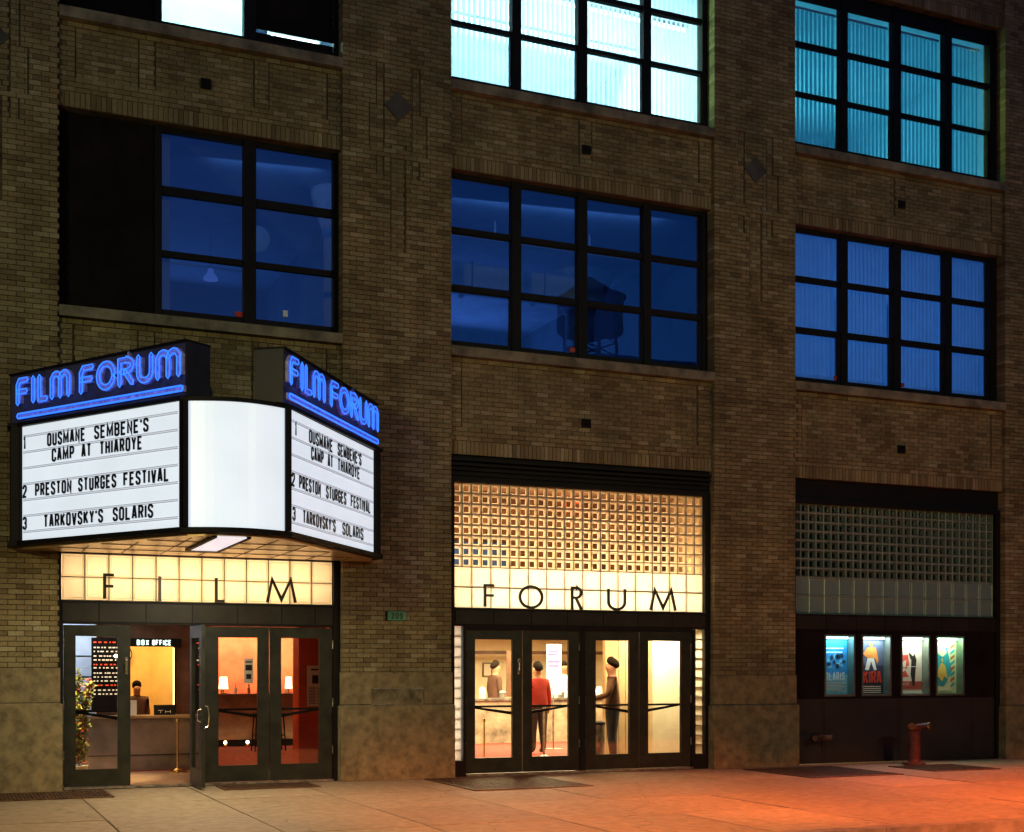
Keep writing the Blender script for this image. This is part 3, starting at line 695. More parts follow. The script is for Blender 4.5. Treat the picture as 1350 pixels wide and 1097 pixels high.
for p, q in PX: m.box(p, q, .16, .3, 1.10, 1.14); m.box(p, q, .16, .3, 2.19, 2.25)
m.build('upper_panel', BLACKM, SF3)

# metal letters standing on the transom bars
def stand_letters(name, label, specs):
    t = thing(name, label, 'sign'); fn = FRONT(.09)
    for (pls, x0, x1, closed) in specs:
        m = MB(); T = .040; h = .36; z0 = 2.516
        for pl in pls: m.ribbon([(x0+T/2+(x1-x0-T)*u, z0+T/2+(h-T)*v) for u, v in pl], T, fn, -.03, .0, closed=closed and pl is pls[0])
        m.build('letter', pm('black_letter_metal', (.03, .025, .015), .4, metal=.4), t)
F_ = [[(0, 0), (0, 1), (1, 1)], [(0, .53), (.95, .53)]]
I_ = [[(.5, -.05), (.5, 1)]]; L_ = [[(0, 1), (0, 0), (1, 0)]]
M_ = [[(0, 0), (.17, 1), (.5, .12), (.83, 1), (1, 0)]]
O_ = [arc(.5, .5, .5, .5, 0, 352, 36)]
R_ = [[(0, -.05), (0, 1), (.45, 1)]+arc(.45, .76, .5, .24, 90, -90, 12)+[(0, .52)], [(.4, .52), (1, -.05)]]
U_ = [[(0, 1), (0, .38)]+arc(.5, .36, .5, .36, 180, 360, 16)+[(1, .38), (1, 1)]]
stand_letters('film_lettering', 'thin black metal letters FILM standing in front of the left glass block transom', [(F_, 2.00, 2.16, 0), (I_, 2.72, 2.76, 0), (L_, 3.48, 3.63, 0), (M_, 4.19, 4.63, 0)])
stand_letters('forum_lettering', 'thin black metal letters FORUM standing in front of the middle glass block wall', [(F_, 7.48, 7.67, 0), (O_, 8.05, 8.46, 1), (R_, 8.93, 9.13, 0), (U_, 9.56, 9.89, 0), (M_, 10.31, 10.80, 0)])

# ------------------------------------------------------------------ marquee
MQ = thing('marquee', 'V-shaped cinema marquee with white letter boards, a curved white front and blue neon headers', 'marquee')
A, B, C_, E_ = Vector((.96, -.35)), Vector((2.56, -2.85)), Vector((3.80, -2.85)), Vector((5.63, -.35))
def face(P0, P1):
    d = (P1-P0).normalized(); n = Vector((d.y, -d.x))     # outward
    return lambda u, v, w: (P0.x+d.x*u+n.x*w, P0.y+d.y*u+n.y*w, v)
FL, FR = face(A, B), face(C_, E_); LL, LR = (B-A).length, (E_-C_).length
# outline of the plan; the front bulges forward in an arc
bulge = [(2.60+1.16*i/12, -2.87-.17*math.sin(PI*i/12)) for i in range(13)]
plan = [(.80, -.004), (.80, -.34)]+[(A.x-.06, A.y+.0)]+[(B.x-.03, B.y-.0)]+bulge+[(C_.x+.03, C_.y)]+[(E_.x+.10, E_.y)]+[(5.76, -.34), (5.76, -.004)]
pf = lambda u, v, d: (u, v, d)
m = MB(); m.prism(plan, pf, 3.165, 3.225); m.prism(plan, pf, 4.675, 4.72); 
# inner core set back behind the lit panels
core = [(.83, -.004), (.83, -.33), (1.02, -.37), (2.60, -2.76), (3.76, -2.76), (5.55, -.37), (5.73, -.33), (5.73, -.004)]
m.prism(core, pf, 3.226, 4.674)
m.build('cabinet', BLACK, MQ)
for fn, L in ((FL, LL), (FR, LR)):
    for u0, u1 in ((-.20 if fn is FL else -.015, -.005), (L-.035 if fn is FL else L-.0, L+.01 if fn is FL else L+.20)):
        m = MB(); m.prism([(u0, 3.226), (u1, 3.226), (u1, 4.674), (u0, 4.674)], fn, -.12, .028); m.build('corner_post', BLACK, MQ)
m = MB(); m.prism([(-.03, 3.226), (.03, 3.226), (.03, 4.674), (-.03, 4.674)], lambda u, v, d: (B.x+.022+u, B.y-.02-d, v), -.06, .03); m.build('corner_post', BLACK, MQ); m = MB()
m.prism([(-.03, 3.226), (.03, 3.226), (.03, 4.674), (-.03, 4.674)], lambda u, v, d: (C_.x-.03+u, C_.y-.02-d, v), -.06, .03)
m.build('corner_post', BLACK, MQ)
# curved panel
m = MB()
for (a, b) in zip(bulge, bulge[1:]):
    if a[0] < 2.61 or b[0] > 3.75: pass
    m.quad((a[0], a[1]+.03, 3.226), (b[0], b[1]+.03, 3.226), (b[0], b[1]+.03, 4.674), (a[0], a[1]+.03, 4.674))
m.build('curved_panel', CURVE, MQ, smooth=True)
rows = {0: 4.375, 1: 4.175, 3: 3.765, 5: 3.362}
def board(fn, L, us, nm):
    b = MB(); b.prism([(.0, 3.228), (L-.04, 3.228), (L-.04, 4.672), (.0, 4.672)], fn, -.02, 0.0)
    b = b.build('letter_board', BOARD, MQ)
    for k in range(7):
        z = 4.545-.2015*k; m = MB(); m.prism([(.04, z-.008), (L-.075, z-.008), (L-.075, z+.008), (.04, z+.008)], fn, .001, .008, 1)
        m.prism([(.04, z-.014), (L-.075, z-.014), (L-.075, z-.008), (.04, z-.008)], fn, .001, .012)
        m.prism([(.04, z+.008), (L-.075, z+.008), (L-.075, z+.014), (.04, z+.014)], fn, .001, .012); m.build('rail', [RAILM, emis('frosted_rail', (.62, .68, .78), .75)], b)  # frosted band given its own glow in place of backlight
    for (s, u0, u1, r) in us:
        letters(b, s, u0, u1, rows[r]-.002, .166, fn, .0285, .013, .020, .27)
board(FL, LL, [('1', .045, .115, 0), ("OUSMANE", .53, 1.26, 0), ("SEMBENE'S", 1.43, 2.40, 0), ('CAMP', .62, 1.05, 1), ('AT', 1.19, 1.37, 1), ('THIAROYE', 1.53, 2.29, 1),
               ('2', .04, .12, 3), ('PRESTON', .29, 1.0, 3), ('STURGES', 1.13, 1.83, 3), ('FESTIVAL', 1.96, 2.75, 3), ('3', .04, .12, 5), ("TARKOVSKY'S", .46, 1.59, 5), ('SOLARIS', 1.77, 2.48, 5)], 'l')
board(FR, LR, [('1', .12, .19, 0), ("OUSMANE", .58, 1.39, 0), ("SEMBENE'S", 1.58, 2.50, 0), ('CAMP', .65, 1.07, 1), ('AT', 1.22, 1.40, 1), ('THIAROYE', 1.58, 2.43, 1),
               ('2', .03, .12, 3), ('PRESTON', .26, .97, 3), ('STURGES', 1.16, 1.90, 3), ('FESTIVAL', 2.08, 2.88, 3), ('3', .05, .14, 5), ("TARKOVSKY'S", .38, 1.50, 5), ('SOLARIS', 1.76, 2.58, 5)], 'r')
# neon headers
NG = {
 'F': [[(0, 0), (0, .8), (.2, 1), (1, 1)], [(0, .5), (.9, .5)]], 'I': [[(.5, 0), (.5, 1)]], 'L': [[(0, 1), (0, 0), (1, 0)]],
 'm': [[(0, 0), (0, .78), (.12, .95), (.25, 1), (.38, .95), (.5, .78), (.5, 0)], [(.5, .78), (.62, .95), (.75, 1), (.88, .95), (1, .78), (1, 0)]],
 'O': [arc(.5, .5, .5, .5, 0, 350, 24)], 'R': [[(0, 0), (0, 1), (.5, 1)]+arc(.5, .76, .5, .24, 90, -90, 8)+[(.1, .52)], [(.45, .5), (1, 0)]],
 'U': [[(0, 1), (0, .35)]+arc(.5, .33, .5, .33, 180, 360, 10)+[(1, .35), (1, 1)]],
}
def outline(pl, r):
    """closed loop running round a stroke at distance r"""
    n = len(pl); Lf, Rt = [], []
    for i in range(n):
        p = Vector(pl[i]); a = Vector(pl[max(i-1, 0)]); b = Vector(pl[min(i+1, n-1)])
        d1 = (p-a).normalized() if i > 0 else (b-p).normalized(); d2 = (b-p).normalized() if i < n-1 else d1
        nn = Vector((-d1.y-d2.y, d1.x+d2.x)).normalized(); w = min(1/max(nn.dot(Vector((-d1.y, d1.x))), .5), 1.5)
        Lf.append(p+nn*w*r); Rt.append(p-nn*w*r)
    d0 = (Vector(pl[0])-Vector(pl[1])).normalized(); d9 = (Vector(pl[-1])-Vector(pl[-2])).normalized()
    return Lf+[Vector(pl[-1])+d9*r]+Rt[::-1]+[Vector(pl[0])+d0*r]
def header(fn, u0, u1, cap_near, letters, ul):
    # box behind the sign face
    m = MB(); m.prism([(u0, 4.722), (u1, 4.722), (u1, 5.345), (u0, 5.345)], fn, -.36, .0)
    h = m.build('neon_header', pm('header_enamel', (.016, .016, .026), .45, var=.2, scale=3), MQ)
    m = MB(); m.prism([(u0+.02, 4.74), (u1-.02, 4.74), (u1-.02, 5.33), (u0+.02, 5.33)], fn, .0, .004); m.build('glow_plate', pm('neon_glow_tint', (.05, .055, .14), .4, var=.2, scale=3), h)  # blue neon glow on the header put into this plate's colour
    m = MB()
    m.prism([(u0, 5.346), (u1, 5.346), (u1, 5.37), (u0, 5.37)], fn, -.37, .02); m.build('coping', BLACK, h)
    for ch, a, b in letters:
        z0, z1 = 4.925, 5.285; T = .080
        c = MB(); tb = MB()
        for pl in NG[ch]:
            P = [(a+T/2+(b-a-T)*u, z0+T/2+(z1-z0-T)*v) for u, v in pl]
            c.ribbon(P, T*1.12, fn, .0045, .045)
            tb.tube([fn(p.x, p.y, .062) for p in outline(P, T*.36)], .0085, 6, closed=True)
        ob = c.build('neon_letter', NEON2, h); tb.build('neon_tube', NEON, h)
    c = MB(); a, b = ul; c.prism([(a, 4.765), (b, 4.765), (b, 4.84), (a, 4.84)], fn, 0, .03); c.build('underline_channel', NEON2, h)
    tb = MB(); r = .03; zc = 4.803
    P = [(a+r, zc+r), (b-r, zc+r)]+[(b-r+r*math.cos(x), zc+r*math.sin(x)) for x in (1.0, 0, -1.0)]+[(b-r, zc-r), (a+r, zc-r)]+[(a+r-r*math.cos(x), zc+r*math.sin(x)) for x in (-1.0, 0, 1.0)]
    tb.tube([fn(u, v, .05) for u, v in P], .0105, 6, closed=True); tb.build('neon_tube', NEON, h)
def spread(s, a, b, ws):
    g = .030; tot = sum(ws); k = (b-a-g*(len(s)-1))/tot; u = a; out = []
    for c, w in zip(s, ws): out.append((c, u, u+w*k)); u += w*k+g
    return out
header(FL, -.24, LL+.06, 1, spread('FILm', -.04, 1.04, (1, .42, .8, 1.5))+spread('FORUm', 1.20, 3.0, (1, 1.25, 1.05, 1.05, 1.5)), (-.03, 3.02))
header(FR, -.19, LR+.13, 0, spread('FILm', -.14, 1.02, (1, .42, .8, 1.5))+spread('FORUm', 1.19, 3.10, (1, 1.25, 1.05, 1.05, 1.5)), (-.13, 3.12))
# soffit with panel seams and a recessed lamp
sof = [(.9, -.06), (1.0, -.33), (2.62, -2.78)]+[(2.62+1.12*i/6, -2.80-.15*math.sin(PI*i/6)) for i in range(1, 6)]+[(3.74, -2.78), (5.60, -.33), (5.66, -.06)]
m = MB(); m.prism(sof, pf, 3.135, 3.163); m.build('soffit', pm('soffit_enamel', (.52, .36, .17), .28, metal=.35, var=.12, scale=1.5), MQ)
m = MB()
for k in range(9): m.box(1.2+k*.5, 1.212+k*.5, -.06-max(.2, min(2.6, (k*.5+.15)*1.5, (9*.5-k*.5-.2)*1.5)), -.06, 3.128, 3.134)
for y in (-.7, -1.4, -2.1): m.box(1.0-(y+.2)*.64+.05, 5.6+(y+.2)*.70-.05, y, y+.012, 3.126, 3.1335)
m.build('soffit_seams', BROWN, MQ)
m = MB(); m.box(2.93, 3.27, -2.95, -1.12, 3.112, 3.127); fr = m.build('soffit_light', LITSOFF, MQ)
m = MB(); m.box(2.88, 2.93, -2.95, -1.07, 3.105, 3.1335); m.box(3.27, 3.32, -2.95, -1.07, 3.105, 3.1335); m.box(2.93, 3.27, -1.12, -1.07, 3.105, 3.1335); m.build('trim', BLACK, fr)
m = MB()
for (a, b) in (((.85, -.36, 3.15), (.85, -.36, 3.08)),): pass
lamp('soffit_lamp', 'AREA', (3.1, -2.0, 3.09), 120, (1, .82, .55), .3, 1.6, look=(3.1, -2.0, 0))

# ------------------------------------------------------------------ small things on the facade
t = thing('number_plaque', 'small green enamel street number plaque reading 209 on the brick pier between the entrances', 'sign')
bx('plate', GREENPL, t, 5.93, 6.215, -.02, -.004, 2.307, 2.434)
m = MB(); text(m, '209', 5.99, 6.16, 2.325, .09, FRONT(-.02), .014, .001, .004); m.build('digits', INK, t)
bx('end_bar', BLACK, t, 5.905, 5.929, -.03, -.004, 2.30, 2.44)
t = thing('wall_plaque', 'wide worn bronze plaque on the granite base of the pier between the entrances', 'plaque')
PLQ = pm('plaque_bronze', (.20, .20, .13), .3, metal=.6, var=.3, scale=5)
bx('plate', PLQ, t, 5.70, 6.46, -.035, -.023, 1.095, 1.315)
m = MB(); m.box(5.69, 6.47, -.039, -.0235, 1.085, 1.095); m.box(5.69, 6.47, -.039, -.0235, 1.315, 1.325); m.box(5.69, 5.70, -.039, -.0235, 1.095, 1.315); m.box(6.46, 6.47, -.039, -.0235, 1.095, 1.315); m.build('rim', STEEL, t)

# poster cases
def rect(m, x0, z0, x1, z1, y, mi, d=.001): m.box(x0, x1, y-d, y, z0, z1, mi)
def art_mat(name, c): return pm(name, c, .5, var=.08, scale=9)
def poster_case(i, label, paint, lamp_col, energy):
    x0, x1 = PX[i]; z0, z1 = 1.14, 2.19
    t = thing('poster_case', label, 'poster case', 'lit poster cases in the right-hand bay')
    m = MB(); m.box(x0, x1, .345, .36, z0, z1); m.box(x0, x0+.03, .14, .345, z0, z1); m.box(x1-.03, x1, .14, .345, z0, z1)
    m.box(x0+.03, x1-.03, .14, .345, z0, z0+.03); m.box(x0+.03, x1-.03, .14, .345, z1-.03, z1); m.build('case', pm('case_metal', (.16, .20, .17), .35, metal=.5), t)
    m = MB(); m.tube([(x0+.05, .27, z1-.055), (x1-.05, .27, z1-.055)], .016, 8); m.build('tube_lamp', emis('case_tube', (.7, 1, .95), 5), t)
    m = MB(); m.quad((x0+.03, .15, z0+.03), (x1-.03, .15, z0+.03), (x1-.03, .15, z1-.03), (x0+.03, .15, z1-.03)); m.build('pane', DGLASS, t)
    p = MB(); mats = paint(p, x0+.035, x1-.035, z0+.035, z1-.035, .315); p.build('poster', mats, t)
    lamp('case_light', 'AREA', ((x0+x1)/2, .20, z1-.04), energy, lamp_col, .52, .05, look=((x0+x1)/2, .32, z0+.3))
def blob(m, cx, cz, rx, rz, y, mi, n=12):
    m.prism([(cx+rx*math.cos(2*PI*k/n), cz+rz*math.sin(2*PI*k/n)) for k in range(n)], FRONT(y), 0, .001, mi)
def poly(m, pts, y, mi): m.prism(pts, FRONT(y), 0, .001, mi)
def art1(m, x0, x1, z0, z1, y):
    w, h = x1-x0, z1-z0; rnd = random.Random(3)
    rect(m, x0, z0, x1, z1, y, 0, .004); Y = y-.005
    rect(m, x0, z0, x1, z0+h*.34, Y, 1); rect(m, x0+.03, z1-h*.28, x1-.1, z1-h*.26, Y, 2); rect(m, x0+.02, z1-h*.21, x1-.08, z1-h*.19, Y, 2)
    for k in range(16): blob(m, x0+.06+rnd.random()*(w*.78), z0+h*(.48+.2*rnd.random()), .02+.03*rnd.random(), .02+.03*rnd.random(), Y-.0012*(k % 3), 3 if k % 3 else 1, 7)
    for k in range(7): rect(m, x0+.02+.03*rnd.random(), z0+h*(.05+.025*k), x1-.02-.1*rnd.random(), z0+h*(.058+.025*k), Y-.002, 2)
    text(m, 'SOLARIS', x0+.03, x1-.06, z0+h*.24, h*.14, FRONT(Y-.002), .016, .001, .004, 2)
    return [art_mat('poster_blue', (.04, .24, .50)), art_mat('poster_pale_blue', (.22, .50, .62)), WHITEINK, art_mat('poster_ink', (.01, .03, .06))]
def art2(m, x0, x1, z0, z1, y):
    w, h = x1-x0, z1-z0; rect(m, x0, z0, x1, z1, y, 0, .004); Y = y-.005; c = x0+w*.52
    rect(m, x0, z0+h*.5, x1, z1, Y, 4); 
    poly(m, [(c-.13, z0+h*.42), (c-.05, z0+h*.42), (c-.0, z0+h*.58), (c+.06, z0+h*.42), (c+.12, z0+h*.42), (c+.06, z0+h*.64), (c-.07, z0+h*.64)], Y-.0015, 2)
    poly(m, [(c-.08, z0+h*.63), (c+.09, z0+h*.63), (c+.13, z0+h*.52), (c+.16, z0+h*.60), (c+.10, z0+h*.82), (c-.08, z0+h*.82), (c-.17, z0+h*.70), (c-.12, z0+h*.66)], Y-.003, 1)
    blob(m, c, z0+h*.87, .035, .05, Y-.003, 1); rect(m, x0, z0, x1-.03, z0+h*.17, Y, 3)
    text(m, 'AKIRA', x0+.01, x1-.05, z0+h*.185, h*.22, FRONT(Y-.002), .03, .001, .004, 5, gap=.16)
    for k in range(4): rect(m, x0+.02, z0+h*(.02+.035*k), x1-.06, z0+h*(.034+.035*k), Y-.0015, 2)
    return [art_mat('poster_night', (.03, .035, .06)), art_mat('poster_orange', (.75, .27, .05)), PAPER, art_mat('poster_black', (.015, .012, .012)), art_mat('poster_grey_blue', (.10, .12, .18)), art_mat('poster_red', (.75, .06, .02))]
def art3(m, x0, x1, z0, z1, y):
    w, h = x1-x0, z1-z0; rect(m, x0, z0, x1, z1, y, 0, .004); Y = y-.005
    poly(m, [(x0, z0+h*.3), (x0, z0+h*.5), (x0+w*.15, z0+h*.68), (x0+w*.45, z0+h*.70), (x0+w*.5, z0+h*.52), (x0+w*.34, z0+h*.42), (x0+w*.48, z0+h*.3)], Y, 1)
    poly(m, [(x0+w*.12, z0+h*.34), (x0+w*.12, z0+h*.55), (x0+w*.38, z0+h*.6), (x0+w*.34, z0+h*.42)], Y-.0015, 0)
    poly(m, [(x0+w*.62, z0+h*.15), (x0+w*.70, z0+h*.12), (x0+w*.74, z0+h*.4), (x0+w*.78, z0+h*.6), (x0+w*.70, z0+h*.72), (x0+w*.58, z0+h*.6), (x0+w*.55, z0+h*.35)], Y-.003, 2)
    poly(m, [(x0+w*.56, z0+h*.6), (x0+w*.47, z0+h*.72), (x0+w*.51, z0+h*.73), (x0+w*.66, z0+h*.66)], Y-.0042, 2)
    rect(m, x0, z0+h*.08, x1, z0+h*.22, Y-.0015, 3); text(m, 'FACE', x0+.06, x0+w*.5, z0+h*.15, h*.045, FRONT(Y-.003), .006, 0, .001, 4)
    rect(m, x0, z0, x1, z0+h*.05, Y-.0015, 4); rect(m, x0, z0+h*.478, x1, z0+h*.485, Y-.0044, 4)
    return [PAPER, art_mat('poster_rose', (.70, .10, .08)), art_mat('poster_figure_black', (.02, .015, .015)), art_mat('poster_brick', (.42, .09, .06)), WHITEINK]
def art4(m, x0, x1, z0, z1, y):
    w, h = x1-x0, z1-z0; rect(m, x0, z0, x1, z1, y, 0, .004); Y = y-.005
    poly(m, [(x0+.03, z0+h*.38), (x0+w*.3, z0+h*.78), (x0+w*.62, z0+h*.84), (x0+w*.82, z0+h*.40), (x0+w*.5, z0+h*.12), (x0+.04, z0+h*.16)], Y, 1)
    poly(m, [(x0+w*.25, z0+h*.72), (x0+w*.45, z0+h*.9), (x0+w*.62, z0+h*.74), (x0+w*.45, z0+h*.66)], Y-.0015, 0)
    poly(m, [(x0+w*.12, z0+h*.25), (x0+w*.32, z0+h*.5), (x0+w*.42, z0+h*.56), (x0+w*.55, z0+h*.5), (x0+w*.66, z0+h*.26), (x0+w*.5, z0+h*.3), (x0+w*.42, z0+h*.2), (x0+w*.3, z0+h*.3)], Y-.003, 2)
    blob(m, x0+w*.42, z0+h*.6, .022, .035, Y-.004, 2)
    for k in range(8): poly(m, [(x0+w*.76, z0+h*(.1+.1*k)), (x0+w*.93, z0+h*(.16+.1*k)), (x0+w*.93, z0+h*(.21+.1*k)), (x0+w*.76, z0+h*(.15+.1*k))], Y-.0015, 3 if k % 2 else 1)
    rect(m, x0+.05, z0+.05, x1-.12, z0+.10, Y-.0045, 4)
    return [art_mat('poster_cream', (.66, .68, .46)), art_mat('poster_teal', (.03, .30, .44)), art_mat('poster_gold', (.72, .45, .12)), art_mat('poster_rust', (.45, .12, .04)), PAPER]
poster_case(0, 'leftmost lit case holding a blue poster titled SOLARIS', art1, (.35, .85, 1), 8.5)
poster_case(1, 'lit case holding a dark poster with an orange figure over the big red title AKIRA', art2, (.75, .95, 1), 8.5)
poster_case(2, 'lit case holding a white and rose poster with a slim black leaning figure', art3, (.9, 1, .85), 8.5)
poster_case(3, 'rightmost lit case holding a teal and cream poster with a striped edge', art4, (.65, 1, .6), 9)

# ------------------------------------------------------------------ ground
bx_ = bx('ground', pm('distant_ground', (.04, .04, .04), .9), None, -900, 900, -900, 900, -.6, -.14, kind='structure')
m = MB(); m.quad((-200, -15.5, -.125), (220, -15.5, -.125), (220, -7.56, -.125), (-200, -7.56, -.125)); m.build('road', ASPH, None, kind='structure')
SW = link('sidewalk', None, None, kind='structure')
bx('slab_bed', pm('joint_dirt', (.055, .035, .018), .95), SW, -40, 60, -7.38, .5, -.13, -.012)
holes = []
xs = [1.62+1.475*k for k in range(-8, 20)]
for x, x2 in zip(xs, xs[1:]):
    for y0, y1 in ((-1.90, .12), (-3.72, -1.90), (-5.54, -3.72), (-7.38, -5.54)):
        m = MB(); dz = random.uniform(-.003, .003); x1_ = x2; e = .009
        m.box(x+e, x1_-e, y0+e, y1-e, -.1, -.004+dz)
        m.build('paving_slab', CONC, SW)
far_kerb = MB()
for k in range(-10, 22): 
    m = MB(); m.box(1.4+k*1.83+.004, 1.4+(k+1)*1.83-.004, -7.56, -7.39, -.13, -.002); m.build('kerbstone', pm('kerb_granite', (.22, .20, .17), .7, var=.2, scale=4, bump=.4), SW)
m = MB(); m.box(-40, 60, -20, -15.5, -.13, -.01); m.build('far_sidewalk', CONC, None, kind='structure')
def grate(x0, x1, y0, y1, label):
    t = thing('sidewalk_grate', label, 'grate', 'steel grates in the sidewalk')
    z = .004
    m = MB(); m.box(x0, x1, y0, y0+.04, z-.006, z+.008); m.box(x0, x1, y1-.04, y1, z-.006, z+.008); m.box(x0, x0+.04, y0+.04, y1-.04, z-.006, z+.008); m.box(x1-.04, x1, y0+.04, y1-.04, z-.006, z+.008); m.build('frame', RUST, t)
    m = MB(); m.box(x0+.04, x1-.04, y0+.04, y1-.04, z-.005, z-.003); m.build('pit_shade_sheet', pm('grate_shade', (.02, .012, .008), .9), t)  # dark sheet under the bars, the shade of the depth put into its colour
    m = MB(); n = int((x1-x0-.08)/.045)
    for k in range(n): m.box(x0+.05+k*.045, x0+.064+k*.045, y0+.04, y1-.04, z-.002, z+.006)
    for k in range(int((y1-y0-.08)/.14)): m.box(x0+.04, x1-.04, y0+.1+k*.14, y0+.112+k*.14, z-.0015, z+.0045)
    m.build('bars', RUST, t, kind='stuff')
grate(.25, 2.0, -1.15, -.15, 'steel grate in the pavement in front of the left pier and first door')
grate(3.45, 4.75, -.75, -.10, 'narrow steel grate at the foot of the two right-hand FILM doors')
grate(6.45, 8.2, -2.1, -.12, 'large rusty steel grate in the pavement before the first FORUM door')
grate(11.75, 13.45, -2.15, -.35, 'steel grate in the pavement at the foot of the pier left of the poster bay')
grate(14.3, 15.6, -1.9, -.75, 'steel grate in the pavement around the red standpipe')
# standpipes
STP = pm('red_oxide_paint', (.085, .012, .008), .6, var=.3, scale=8)
t = thing('standpipe', 'short red fire standpipe post with twin brass caps in front of the posters', 'standpipe')
m = MB(); m.lathe([(.20, .012), (.20, .03), (.11, .05), (.10, .09), (.10, .56), (.12, .6), (.12, .66)], 15.03, -.52, 20); m.build('pipe', STP, t, smooth=False)
for s in (-1, 1):
    m = MB(); m.tube([(15.03+s*.05, -.52, .63), (15.03+s*.13, -.60, .645), (15.03+s*.17, -.66, .65)], [.05, .05, .055], 12); o = m.build('outlet', STP, t)
    m = MB(); m.tube([(15.03+s*.172, -.663, .65), (15.03+s*.19, -.69, .652)], .06, 12); m.build('cap', BRASS, o)
t = thing('wall_hydrant', 'low twin-outlet brass wall hydrant beside the pier left of the posters', 'hydrant')
m = MB(); m.lathe([(.09, .47), (.09, .50)], 13.5, .0, 12); m.tube([(13.5, .155, .46), (13.5, -.02, .46)], .06, 12); m.build('body', STP, t)
for s in (-1, 1):
    m = MB(); m.tube([(13.5+s*.03, -.01, .46), (13.5+s*.13, -.07, .46), (13.5+s*.17, -.10, .455)], [.045, .045, .05], 12); m.build('outlet', RUST, t)

# ------------------------------------------------------------------ lobby interiors
LB = link('lobby_lining', None, BLD)
def plane(name, mat, *p, parent=LB):
    m = MB(); m.quad(*p); return m.build(name, mat, parent)
ZC = 2.42
# floors
bx('lobby_floor', pm('lobby_tile', (.40, .24, .14), .35, var=.15, scale=5), LB, -.2, 16, .5, 2.9, -.05, .012)
bx('lobby_floor', pm('lobby_tile', (.4, .24, .14)), LB, 1.45, 5.26, .3, .498, -.05, .010); bx('lobby_floor', pm('lobby_tile', (.4, .24, .14)), LB, 6.93, 11.43, .3, .498, -.05, .010)
bx('lobby_carpet', CARPET, LB, -.2, 16, 2.91, 12.5, -.05, .018)
bx('lobby_ceiling', pm('lobby_ceiling_paint', (.72, .52, .34), .7, var=.05), LB, -.2, 8.3, .35, 12.5, ZC, ZC+.08)
bx('lobby_ceiling', CREAM, LB, 8.3, 16, .35, 12.5, ZC, ZC+.08); bx('lobby_ceiling', CREAM, LB, 6.3, 8.298, .35, 3.0, ZC-.012, ZC-.001)
plane('lobby_wall', ORANGEW, (3.9, 10.6, 0), (8.3, 10.6, 0), (8.3, 10.6, ZC), (3.9, 10.6, ZC))
plane('lobby_wall', CREAM, (8.3, 12, 0), (16, 12, 0), (16, 12, ZC), (8.3, 12, ZC))
plane('lobby_wall', REDW, (6.2, .56, 0), (8.5, 12, 0), (8.5, 12, ZC), (6.2, .56, ZC))
plane('lobby_wall', CREAM, (6.3, .56, 0), (8.6, 12, 0), (8.6, 12, ZC), (6.3, .56, ZC))
plane('lobby_wall', REDW, (3.95, 3.0, 0), (3.95, 10.6, 0), (3.95, 10.6, ZC), (3.95, 3.0, ZC))
plane('lobby_wall', CREAM, (15.9, .56, 0), (15.9, 12, 0), (15.9, 12, ZC), (15.9, .56, ZC))
# partition seen through the right-hand doors
m = MB(); m.box(10.25, 11.05, 1.5, 1.6, 0, ZC); 
for x in (10.50, 10.63, 10.78): m.box(x, x+.012, 1.49, 1.5, 0, ZC)
m.build('partition', TAN, LB); m = MB(); m.box(11.07, 12.0, 1.35, 1.45, 0, ZC); m.box(11.065, 11.08, 1.34, 1.5, 0, ZC); m.build('partition', CREAM, LB)
m = MB(); m.box(10.70, 10.75, 1.475, 1.495, 1.05, 1.15); m.build('switch_plate', BLACK, LB)
# beam at the back
bx('beam', BROWN, LB, 8.4, 15.8, 10.9, 11.0, 1.97, 2.05)
# upper light box behind the small blocks
plane('light_box', pm('amber_paint', (.27, .14, .07), .8, var=.35, scale=2.5), (6.93, 1.35, 2.5), (11.43, 1.35, 2.5), (11.43, 1.35, 4.5), (6.93, 1.35, 4.5))
plane('light_box', pm('amber_paint', (.44, .22, .10)), (6.93, .3, 4.45), (11.43, .3, 4.45), (11.43, 1.35, 4.45), (6.93, 1.35, 4.45))
plane('light_box', CREAM, (6.93, .3, 2.505), (11.43, .3, 2.505), (11.43, 1.35, 2.505), (6.93, 1.35, 2.505))
for x in (6.935, 11.425): plane('light_box', TAN, (x, .3, 2.5), (x, 1.35, 2.5), (x, 1.35, 4.45), (x, .3, 4.45))
plane('light_box', CREAM, (1.45, .95, 2.5), (5.26, .95, 2.5), (5.26, .95, 3.2), (1.45, .95, 3.2))
plane('light_box', CREAM, (1.45, .3, 3.18), (5.26, .3, 3.18), (5.26, .95, 3.18), (1.45, .95, 3.18)); plane('light_box', CREAM, (1.45, .3, 2.515), (5.26, .3, 2.515), (5.26, .95, 2.515), (1.45, .95, 2.515))
lamp('transom_light', 'AREA', (9.2, .85, 2.62), 80, (1, .84, .56), 4.3, .18, look=(9.2, .2, 2.95))
lamp('transom_light', 'AREA', (9.2, .75, 3.2), 85, (1, .63, .32), 4.3, .12, look=(9.2, .2, 4.1))
lamp('transom_light', 'AREA', (3.35, .80, 2.85), 38, (1, .70, .42), 3.6, .25, look=(3.35, .2, 2.85))
# red letters and an added blue glow panel seen through the small blocks
t = thing('red_neon_sign', 'small red neon letters glimpsed through the top of the glowing glass blocks', 'sign')
m = MB(); text(m, 'HR', 8.98, 9.25, 4.02, .20, FRONT(.42), .02, 0, .01); m.build('tube', REDNEON, t)
t = thing('blue_glow_panel', 'added blue glowing panel behind the left side of the small glass blocks', 'light box')  # glowing panel added to turn the left block centres blue
m = MB(); m.box(7.0, 8.4, 1.30, 1.34, 3.15, 3.62); m.build('face', emis('blue_face', (.06, .16, .42), .34, var=.9, scale=3), t)
